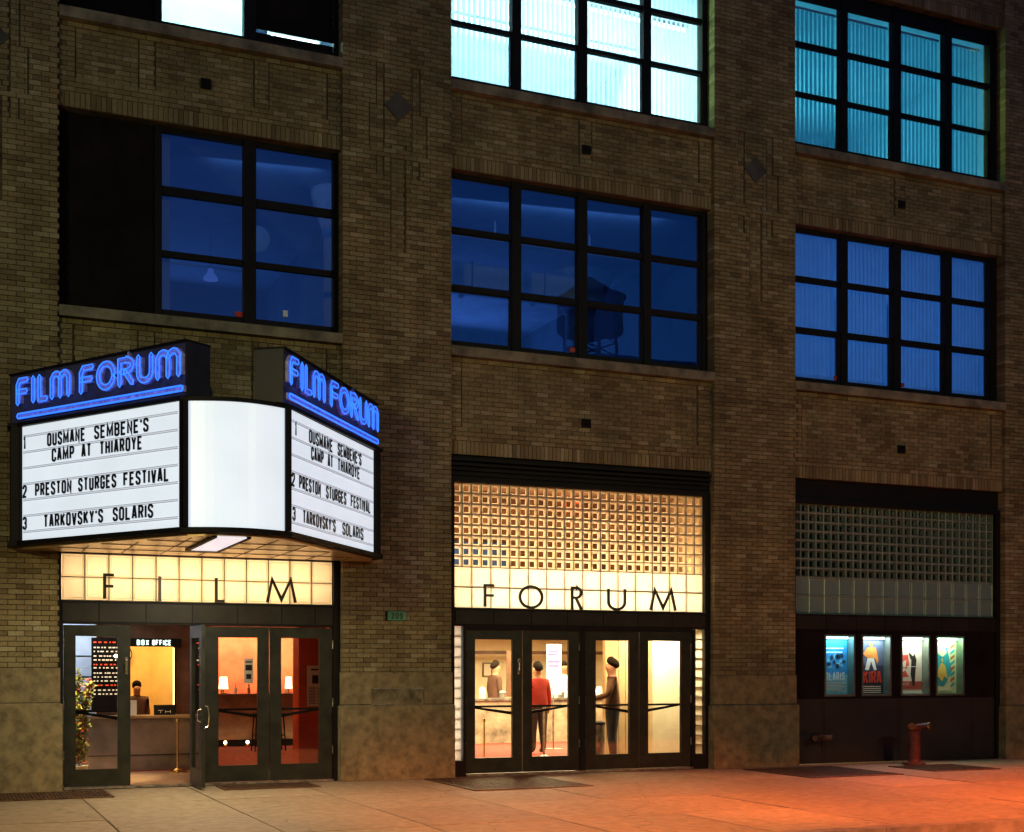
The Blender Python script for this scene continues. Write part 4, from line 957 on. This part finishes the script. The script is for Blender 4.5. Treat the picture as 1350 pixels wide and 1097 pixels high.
# box office
plane('panel_wall', BLUEW, (1.40, 3.35, 0), (2.25, 3.35, 0), (2.25, 3.35, ZC), (1.40, 3.35, ZC))
m = MB()
for z in (.35, .72, 1.1, 1.48, 1.8): m.box(1.40, 2.25, 3.335, 3.349, z, z+.012)
m.build('panel_lines', BLACK, LB)
plane('panel_wall', BLUEW, (1.40, .56, 0), (1.40, 3.35, 0), (1.40, 3.35, ZC), (1.40, .56, ZC))
m = MB(); m.box(2.3, 3.94, 3.7, 3.8, 1.97, ZC); m.box(3.50, 3.94, 3.7, 3.8, 0, 1.97); m.box(2.3, 2.62, 3.7, 3.8, 0, 1.97); m.box(2.62, 3.5, 3.7, 3.8, 0, .86)
m.build('office_wall', BROWN, LB)
plane('booth_wall', YELL, (2.2, 5.3, 0), (3.35, 5.3, 0), (3.35, 5.3, ZC), (2.2, 5.3, ZC)); plane('booth_wall', YELL, (3.35, 5.3, 0), (3.9, 4.6, 0), (3.9, 4.6, ZC), (3.35, 5.3, ZC))
plane('booth_wall', YELL, (2.25, 3.8, 0), (2.25, 5.3, 0), (2.25, 5.3, ZC), (2.25, 3.8, ZC)); 
t = thing('box_office_sign', 'dark sign with glowing white letters BOX OFFICE over the ticket window', 'sign')
bx('sign_board', BLACK, t, 2.70, 3.60, 3.60, 3.66, 1.965, 2.095)
m = MB(); text(m, 'BOX', 2.90, 3.09, 1.985, .088, FRONT(3.6), .017, .002, .012); text(m, 'OFFICE', 3.14, 3.44, 1.985, .088, FRONT(3.6), .017, .002, .012, gap=.25); m.build('letters', BOXN, t)
t = thing('bright_edge_strip', 'thin glowing strip drawing the bright right edge of the ticket window', 'lamp')  # bright window edge put in as a glowing strip
m = MB(); m.tube([(3.49, 3.66, .92), (3.49, 3.66, 1.95)], .012, 8); m.build('tube', WARMTUBE, t)
bx('bracket', BLACK, t, 3.50, 3.52, 3.65, 3.69, .9, 1.97)
t = thing('ticket_counter', 'long grey-brown ticket counter inside the open door', 'counter')
m = MB(); m.box(2.05, 3.66, 3.08, 3.6, .016, .83)
m.build('counter_body', CNT, t); bx('counter_top', pm('counter_top_wood', (.38, .24, .13), .35), t, 2.0, 3.70, 3.04, 3.64, .831, .87)
m = MB()
for z in (.25,): m.box(2.05, 3.66, 3.07, 3.079, z, z+.012)
m.build('counter_seam', BLACK, t)
t = thing('ticket_machine', 'small dark display stand on the right end of the ticket counter', 'display')
m = MB(); m.prism([(3.12, .0), (3.45, .0), (3.45, .16), (3.12, .16)], lambda u, v, d: (u+.02*v, 3.25+d+v*.35, .872+v), 0, .02); m.build('screen', BLACK, t)
m = MB(); text(m, 'TH', 3.18, 3.38, .90, .05, lambda u, v, d: (u, 3.245-d+(v-.872)*.35, v), .008, 0, .003); m.build('print', PAPER, t)
o = bx('paper_sheet', PAPER, None, 2.72, 2.86, 3.3, 3.31, .872, 1.11); o['label'] = 'upright white sheet on the left end of the ticket counter'; o['category'] = 'paper'
t = thing('wall_clock', 'round cream wall clock half hidden at the left of the ticket booth', 'clock')
m = MB(); fn = FRONT(5.2); m.prism([(2.86+.16*math.cos(2*PI*k/20), 1.86+.16*math.sin(2*PI*k/20)) for k in range(20)], fn, 0, .03); m.build('face', PAPER, t)
m = MB(); m.ribbon(arc(2.86, 1.86, .165, .165, 0, 345, 20), .02, fn, .0, .04, closed=True); m.build('rim', BROWN, t)
# menu board
t = thing('admission_board', 'tall black admission board with rows of red and white lettering behind the first door', 'sign')
bx('board', BLACKM, t, 2.12, 2.66, 2.75, 2.78, .95, 2.08)
m = MB(); rn = random.Random(5)
for k, (z, col) in enumerate([(2.0, 0), (1.92, 1), (1.86, 1), (1.79, 1), (1.73, 1), (1.66, 0), (1.61, 1), (1.53, 1), (1.47, 1), (1.41, 1), (1.345, 0), (1.27, 1), (1.21, 1)]):
    x = 2.15
    while x < 2.52:
        w = rn.uniform(.02, .05); m.box(x, x+w, 2.744, 2.749, z, z+.02, col); x += w+rn.uniform(.01, .04)
m.build('lettering', [emis('menu_red', (1, .10, .03), .8), emis('menu_white', (1, .85, .6), .7)], t)
t = thing('hanging_bulb', 'round bare bulb glowing in front of the admission board', 'lamp')
m = MB(); m.lathe([(.028*math.sin(PI*i/8)+.001, 1.80-.028*math.cos(PI*i/8)) for i in range(9)], 2.46, 2.6, 12); m.build('bulb', WARMB, t)
m = MB(); m.tube([(2.46, 2.6, 1.83), (2.46, 2.6, ZC)], .004, 5); m.build('cord', BLACK, t)
# potted plant
t = thing('potted_plant', 'tall yellow-green flowering plant in a pale pot behind the first door', 'plant')
m = MB(); m.lathe([(.09, .02), (.12, .24), (.13, .245), (.12, .25)], 1.80, 1.2, 16); m.build('pot', pm('pale_pot', (.55, .48, .38), .6), t)
rn = random.Random(11); st = MB(); lf = MB()
for s in range(9):
    px, py, pz = 1.80, 1.2, .24; dx, dy = rn.uniform(-.09, .10), rn.uniform(-.06, .06); P = [(px, py, pz)]; H = rn.uniform(.9, 1.25) if s else 1.32
    n = 12
    for k in range(n):
        px += dx*.16+rn.uniform(-.018, .018); py += dy*.16; pz += H/n; P.append((px, py, pz))
        for q in range(13):
            a = rn.uniform(0, 2*PI); r = rn.uniform(.015, .09)*(1.15-k/n*.6); c = Vector((px+r*math.cos(a), py+r*math.sin(a), pz+rn.uniform(-.05, .05)))
            u = Vector((math.cos(a), math.sin(a), rn.uniform(-.5, .6))).normalized(); v = u.cross(Vector((rn.uniform(-1, 1), rn.uniform(-1, 1), rn.uniform(-1, 1)))).normalized()
            L_2 = rn.uniform(.026, .048); lf.quad(c-u*L_2, c-v*L_2*.45, c+u*L_2, c+v*L_2*.45, rn.choice([0, 0, 0, 1, 1, 2]))
    st.tube(P, .005, 5)
st.build('stem', STEM, t); lf.build('foliage', [LEAF, LEAFY, BLOOM], t, kind='stuff')
# brass stanchions
def stanchion(x, y, label, h=.95, mat=BRASS):
    t = thing('rope_stanchion', label, 'stanchion', 'brass rope stanchions', loc=(x, y, .012))
    m = MB(); m.lathe([(.16, 0), (.16, .015), (.08, .04), (.03, .07)], 0, 0, 20); m.build('base', mat, t, smooth=False)
    m = MB(); m.lathe([(.02, .0705), (.02, h-.06), (.032, h-.055), (.032, h-.04), (.028, h)], 0, 0, 14); m.build('post', mat, t)
stanchion(3.36, 2.45, 'brass rope stanchion standing in the open doorway', .83)
stanchion(9.9, 3.2, 'steel rope stanchion behind the second FORUM door', .95, STEEL)
stanchion(8.5, 2.6, 'small brass stanchion behind the first FORUM door', .75)
# cafe seen through the third and fourth doors
t = thing('cafe_bar', 'long dark cafe bar at the back of the red room', 'bar')
bx('bar_front', BROWN, t, 4.6, 8.2, 8.9, 9.4, .16, 1.06); bx('bar_plinth', BLACKM, t, 4.6, 8.2, 9.0, 9.4, .02, .159); bx('bar_top', BROWN, t, 4.55, 8.2, 8.85, 9.45, 1.061, 1.10)
for j, (x, z, r, nm) in enumerate(((5.36, 1.13, .10, 0), (6.72, 1.13, .08, 1))):
    t = thing('table_lamp', ['glowing white table lamp on the left end of the cafe bar', 'tall glowing lamp on the cafe bar beside the red column'][j], 'lamp')
    m = MB(); m.lathe([(r*.7, 1.102), (r*.7, 1.12), (.015, 1.13), (.015, 1.2)], x, 9.1, 12); m.build('base', BRASS, t)
    m = MB(); m.lathe([(r, 1.2), (r*.75, 1.45)], x, 9.1, 14); m.build('lamp_shade', emis('lamp_shade_glow', (1, .78, .45), 3.5), t)
for j in range(12):
    x = 4.8+j*.27; o = MB(); o.lathe([(.03, 1.102), (.035, 1.2), (.015, 1.24), (.015, 1.3)], x+random.uniform(-.05, .05), 9.3, 8)
    o = o.build('bottle', [pm('glass_amber', (.35, .2, .08), .15), pm('glass_pale', (.6, .55, .4), .15)][j % 2]); o['label'] = 'bottle standing in the row on the cafe bar'; o['category'] = 'bottle'; o['group'] = 'bottles on the cafe bar'
for j, x in enumerate((5.30, 5.75, 6.75, 7.05)):
    t = thing('floor_lamp_spot', ['leftmost small bright lamp on the carpet under the cafe bar', 'second small bright lamp on the carpet under the cafe bar', 'small bright floor lamp behind the left stool', 'small bright floor lamp behind the right stool'][j], 'lamp', 'small lamps on the carpet')
    m = MB(); m.lathe([(.05, .02), (.05, .06), (.03, .08)], x, 8.6, 12); m.build('housing', BRASS, t)
    m = MB(); m.lathe([(.001, .085), (.028, .10), (.035, .125), (.02, .155), (.001, .16)], x, 8.6, 12); m.build('bulb', WARMB, t)
    lamp('floor_spot', 'POINT', (x, 8.45, .25), 4, (1, .55, .22), .04)
for j, x in enumerate((5.72, 6.0)):
    t = thing('bar_stool', ['left tall dark bar stool behind the fourth door', 'right tall dark bar stool behind the fourth door'][j], 'stool', 'bar stools', loc=(x, 7.2, .018))
    bx('seat', BLACK, t, -.14, .14, -.14, .14, .70, .74)
    for sx in (-1, 1):
        for sy in (-1, 1): m = MB(); m.tube([(sx*.12, sy*.12, .70), (sx*.16, sy*.16, 0)], .014, 6); m.build('leg', BLACK, t)
    m = MB(); m.box(-.14, .14, -.145, -.13, .3, .32); m.box(-.14, .14, .13, .145, .3, .32); m.build('footrest', BLACK, t)
bx('red_column', REDW, LB, 5.52, 5.98, 3.5, 3.9, .016, ZC-.002)
t = thing('article_sheet', 'newspaper article with a dark photo pinned on the red column behind the fourth door', 'notice')
bx('sheet', PAPER, t, 5.66, 5.96, 3.47, 3.499, .98, 1.66)
m = MB(); m.box(5.74, 5.93, 3.466, 3.469, 1.36, 1.50)
for k in range(12): m.box(5.68, 5.80, 3.467, 3.469, 1.02+k*.025, 1.03+k*.025); m.box(5.82, 5.94, 3.467, 3.469, 1.02+k*.025, 1.03+k*.025)
m.box(5.72, 5.90, 3.467, 3.469, 1.58, 1.61); m.build('print', INK, t)
t = thing('hung_flyer', 'pale flyer with a dark print hung inside the third door', 'notice')
bx('sheet', PAPER, t, 3.93, 4.06, .32, .325, 1.40, 1.75); m = MB(); m.box(3.95, 4.04, .317, .319, 1.58, 1.66); m.box(3.96, 4.03, .317, .319, 1.46, 1.53); m.box(3.95, 4.04, .317, .319, 1.69, 1.71); m.build('print', INK, t)
# FORUM lobby furniture
t = thing('concession_counter', 'long lobby counter crowded with glints behind the FORUM doors', 'counter')
bx('counter_body', pm('drape_grey', (.30, .26, .18), .7, var=.3, scale=3), t, 9.4, 14.6, 8.0, 8.5, .016, .93); bx('counter_top', STEEL, t, 9.35, 14.65, 7.95, 8.55, .931, .98)
for j in range(9):
    x = 9.8+j*.47; z0 = .981; o = MB(); o.lathe([(.07, z0), (.08, z0+.12), (.05, z0+.16+.04*(j % 3))], x, 8.2, 10)
    o = o.build('serving_tin', [STEEL, REDW, PAPER][j % 3]); o['label'] = 'small container in the row on the lobby counter'; o['category'] = 'container'; o['group'] = 'containers on the lobby counter'
for j, (x, z, w, h) in enumerate(((10.75, 1.55, .22, .34), (11.3, 1.72, .18, .22), (12.4, 1.6, .25, .35), (9.9, 1.6, .16, .2))):
    t = thing('picture_frame', ['dark framed picture on the cream back wall left of centre', 'small framed picture high on the cream back wall', 'framed picture on the back wall behind the second FORUM door', 'small framed picture at the far left of the cream back wall'][j], 'picture', 'framed pictures in the lobby')
    bx('frame', BROWN, t, x-w/2, x+w/2, 11.95, 11.99, z-h/2, z+h/2); bx('print', PAPER, t, x-w/2+.03, x+w/2-.03, 11.94, 11.949, z-h/2+.03, z+h/2-.03)
t = thing('event_banner', 'pale banner with violet lines standing behind the second FORUM door', 'banner')
bx('banner_sheet', pm('banner_white', (.75, .72, .85), .6), t, 11.02, 11.34, 5.5, 5.52, 1.1, 2.1)
m = MB(); 
for z, w in ((1.95, .24), (1.88, .20), (1.74, .26), (1.66, .22)): m.box(11.05, 11.05+w, 5.49, 5.499, z, z+.03)
m.build('print', pm('violet_ink', (.25, .12, .6), .5), t); m = MB(); m.tube([(11.18, 5.54, .03), (11.18, 5.54, 2.1)], .015, 6); m.lathe([(.2, .018), (.2, .03)], 11.18, 5.54, 14); m.build('stand', STEEL, t)
t = thing('oval_mirror_panel', 'dark panel with a pale oval sign hanging behind the second FORUM door', 'sign')
bx('board', BROWN, t, 10.55, 10.95, 6.4, 6.44, 1.05, 1.98); m = MB(); blob(m, 10.78, 1.74, .09, .17, 6.39, 0, 20); m.build('oval', PAPER, t)
t = thing('wine_drape', 'dark wine-red drape hanging at the left edge of the third FORUM door', 'curtain')
m = MB()
for k in range(6): m.tube([(9.80+k*.045, 1.62+.02*(k % 2), .75), (9.80+k*.045, 1.62+.02*(k % 2), 2.15)], .032, 8)
m.build('drape_cloth', pm('wine_cloth', (.10, .02, .015), .9), t)
t = thing('steel_bin', 'low steel bin behind the third FORUM door', 'bin')
m = MB(); m.lathe([(.16, .018), (.17, .70)], 9.74, .90, 20); m.build('body', STEEL, t); m = MB(); m.lathe([(.175, .701), (.175, .74), (.1, .76)], 9.74, .90, 20); m.build('lid', BLACK, t)

# ------------------------------------------------------------------ people in the lobby
def person(x, y, rz, label, top, bottom, hair=HAIR, pose='stand', scale=1., extra=None):
    t = thing('person', label, 'person', 'people in the lobby', loc=(x, y, .018), rz=rz)
    def skin(name, verts, edges, mats, sub=2):
        me = bpy.data.meshes.new(name); me.from_pydata([v[0] for v in verts], edges, [])
        o = bpy.data.objects.new('tmp', me); COL.objects.link(o)
        md = o.modifiers.new('s', 'SKIN'); md.use_smooth_shade = True
        for i, v in enumerate(verts):
            r = v[1]; me.skin_vertices[0].data[i].radius = (r, r) if not isinstance(r, tuple) else r
            me.skin_vertices[0].data[i].use_root = i == 0
        s = o.modifiers.new('d', 'SUBSURF'); s.levels = sub; s.render_levels = sub
        dg = bpy.context.evaluated_depsgraph_get(); ev = bpy.data.meshes.new_from_object(o.evaluated_get(dg))
        bpy.data.objects.remove(o); ev.materials.clear()
        for mm in mats: ev.materials.append(mm)
        return ev
    arm = {'stand': [((.225, -.02, 1.14), .056), ((.25, .05, .88), .045), ((.245, .10, .77), .038)], 'reach': [((.25, .06, 1.16), .056), ((.16, .30, 1.10), .045), ((.11, .41, 1.12), .036)]}[pose]
    V = [((0, 0, .95), (.19, .135)), ((0, 0, 1.15), (.165, .125)), ((0, 0, 1.34), (.20, .13)), ((0, .0, 1.45), .08), ((0, .015, 1.51), .068), ((0, .018, 1.59), (.088, .098)), ((0, .012, 1.68), (.094, .105)),
         ((.18, 0, 1.39), .078)]+arm+[((-.18, 0, 1.39), .078)]+[((-p[0], p[1], p[2]), r) for p, r in arm]+\
        [((.095, 0, .86), .125), ((.105, .01, .5), .085), ((.11, -.02, .1), .058), ((.11, .12, .05), .05), ((-.095, 0, .86), .125), ((-.105, .01, .5), .085), ((-.11, -.02, .1), .058), ((-.11, .12, .05), .05), ((0, .115, 1.615), .014)]
    Ed = [(0,1),(1,2),(2,3),(3,4),(4,5),(5,6),(2,7),(7,8),(8,9),(9,10),(2,11),(11,12),(12,13),(13,14),(0,15),(15,16),(16,17),(17,18),(0,19),(19,20),(20,21),(21,22),(5,23)]
    me = skin('body', V, Ed, [SKIN, top, bottom])
    idx = []
    for p in me.polygons:
        c = p.center
        idx.append(2 if c.z < .93 and abs(c.x) < .2 and not (c.y > .14 and c.z > .6) else 1 if (c.z < 1.47 and not (c.z < .84 and abs(c.x) > .17) and not (pose == 'reach' and c.y > .33)) else 0)
    me.polygons.foreach_set('material_index', idx)
    link('body', me, t)
    m = MB(); m.lathe([(.104*math.sin(PI*i/10)+.001, 1.695-.095*math.cos(PI*i/10)) for i in range(11)], 0, .0, 14); m.v = [(a*.97, b*1.1-.006-.012*(b > 0), c+.32*b-.012*(b < 0)+(.012 if c < 1.66 else 0)) for a, b, c in m.v]
    m.build('hair', hair, t, smooth=True)
    t.scale = (scale,)*3
    if extra: extra(t)
    return t
BR = pm('brown_jacket', (.085, .035, .02), .8); RD = pm('red_coat', (.40, .03, .02), .8); WH = pm('white_shirt', (.75, .72, .62), .8); DK = pm('dark_trousers', (.04, .035, .035), .85); GY = pm('grey_trousers', (.25, .23, .18), .85)
person(11.35, 8.95, R(-80), 'dark haired person in a brown jacket seen behind the first FORUM door', BR, DK)
person(10.28, 4.3, R(0), 'person in a dark red coat seen from behind through the second FORUM door', RD, DK, scale=.97)
person(13.05, 9.0, R(180), 'person in a white shirt standing behind the second FORUM door', WH, GY)
person(10.2, 1.15, R(60), 'person in brown holding a white sheet behind the third FORUM door', pm('umber_jacket', (.14, .065, .03), .8), DK, pose='reach', extra=lambda t: bx('held_sheet', PAPER, t, -.1, .1, .40, .405, 1.08, 1.34))
person(3.02, 4.5, R(180), 'dark haired clerk behind the ticket counter', BR, DK, scale=.78)

# lobby light
lamp('lobby_light', 'AREA', (11.6, 6.5, 2.36), 1350, (1, .80, .42), 4.5, 5.5, look=(11.6, 6.5, 0))
lamp('lobby_light', 'AREA', (11.1, .85, 2.36), 90, (1, .82, .50), .6, .3, look=(11.4, 1.3, .9))
lamp('lobby_light', 'AREA', (8.6, 1.6, 2.36), 60, (1, .72, .40), 1.6, .6, look=(8.6, 1.6, 0))
lamp('lobby_light', 'AREA', (9.9, .8, 2.34), 36, (1, .66, .32), .5, .3, look=(10.2, 1.3, 0))
lamp('cafe_light', 'AREA', (6.4, 9.7, 2.30), 115, (1, .52, .28), 3, .4, look=(6.4, 10.6, 1.3))
lamp('cafe_light', 'AREA', (5.2, 5.0, 2.36), 30, (1, .45, .18), 1.6, 2, look=(5.2, 5.0, 0))
lamp('booth_light', 'AREA', (2.95, 4.3, 2.36), 34, (1, .68, .26), .9, .5, look=(2.95, 4.8, 0))
lamp('booth_light', 'AREA', (2.9, 2.1, 2.36), 16, (1, .62, .30), 1.2, .6, look=(2.9, 2.1, 0))
lamp('wall_washer', 'AREA', (1.8, 2.6, 2.34), 14, (.72, .85, 1), .5, .2, look=(1.8, 3.3, 1.2))
lamp('sidelight_fill', 'AREA', (7.09, .5, 1.25), 5, (.95, .92, .85), .1, 2.0, look=(7.09, 0, 1.25))  # added lamp that whitens the left block column from behind
lamp('plant_light', 'SPOT', (1.9, .62, 2.3), 420, (1, .8, .45), .03, look=(1.8, 1.3, .7), spot=60)

# ------------------------------------------------------------------ across the street, seen only in the panes
t = thing('loft_building', 'dark loft building across the street mirrored in the blue panes', 'building')
m = MB(); m.box(40, 75, -90, -62, -.13, 22.6); m.build('wall', DKBLD, t)
m = MB(); m.box(39.6, 75, -62, -61.6, 22.6, 23.2); m.build('parapet', DKBLD, t)
for j, (x0, x1, h) in enumerate(((-70, -32, 10.5), (-31.8, -6, 12.5), (-5.8, 22, 11), (22.2, 60, 12))):
    t = thing('street_building', ['low dark brick building far along the opposite side', 'dark brick building opposite, with the tallest roofline', 'dark brick building directly opposite the entrances', 'dark brick building opposite, past the poster bay'][j], 'building', 'buildings across the street')
    m = MB(); m.box(x0, x1, -44, -30, -.13, h); m.build('wall', DKBLD, t)
    m = MB(); m.box(x0-.1, x1+.1, -30.004, -29.6, h-.5, h+.1); m.build('cornice', DKBLD, t)
    for k in range(int((x1-x0)/4)):
        for f in range(3): bx('window', BLACK, t, x0+1+k*4, x0+3.4+k*4, -30.05, -29.97, 1.2+f*3.4, 3.2+f*3.4)
t = thing('water_tower', 'round timber water tower on a lattice stand mirrored in the window above FORUM', 'water tower')
TX, TY = 42.0, -64.5
m = MB(); m.lathe([(2.25, 25.3), (2.3, 27.7)], TX, TY, 24); m.build('tank', TANK, t); m = MB(); m.lathe([(2.5, 27.71), (.05, 29.2)], TX, TY, 24); m.build('roof', TANK, t)
m = MB()
for sx in (-1.3, 1.3):
    for sy in (-1.3, 1.3): m.box(TX+sx-.1, TX+sx+.1, TY+sy-.1, TY+sy+.1, 22.6, 25.3)
for s in (-1.3, 1.3):
    for k in range(3):
        z = 22.7+k*.85; m.tube([(TX-1.3, TY+s, z), (TX+1.3, TY+s, z+.85)], .06, 5); m.tube([(TX+1.3, TY+s, z), (TX-1.3, TY+s, z+.85)], .06, 5)
m.build('stand', TANK, t)
print('objects', len(bpy.data.objects))
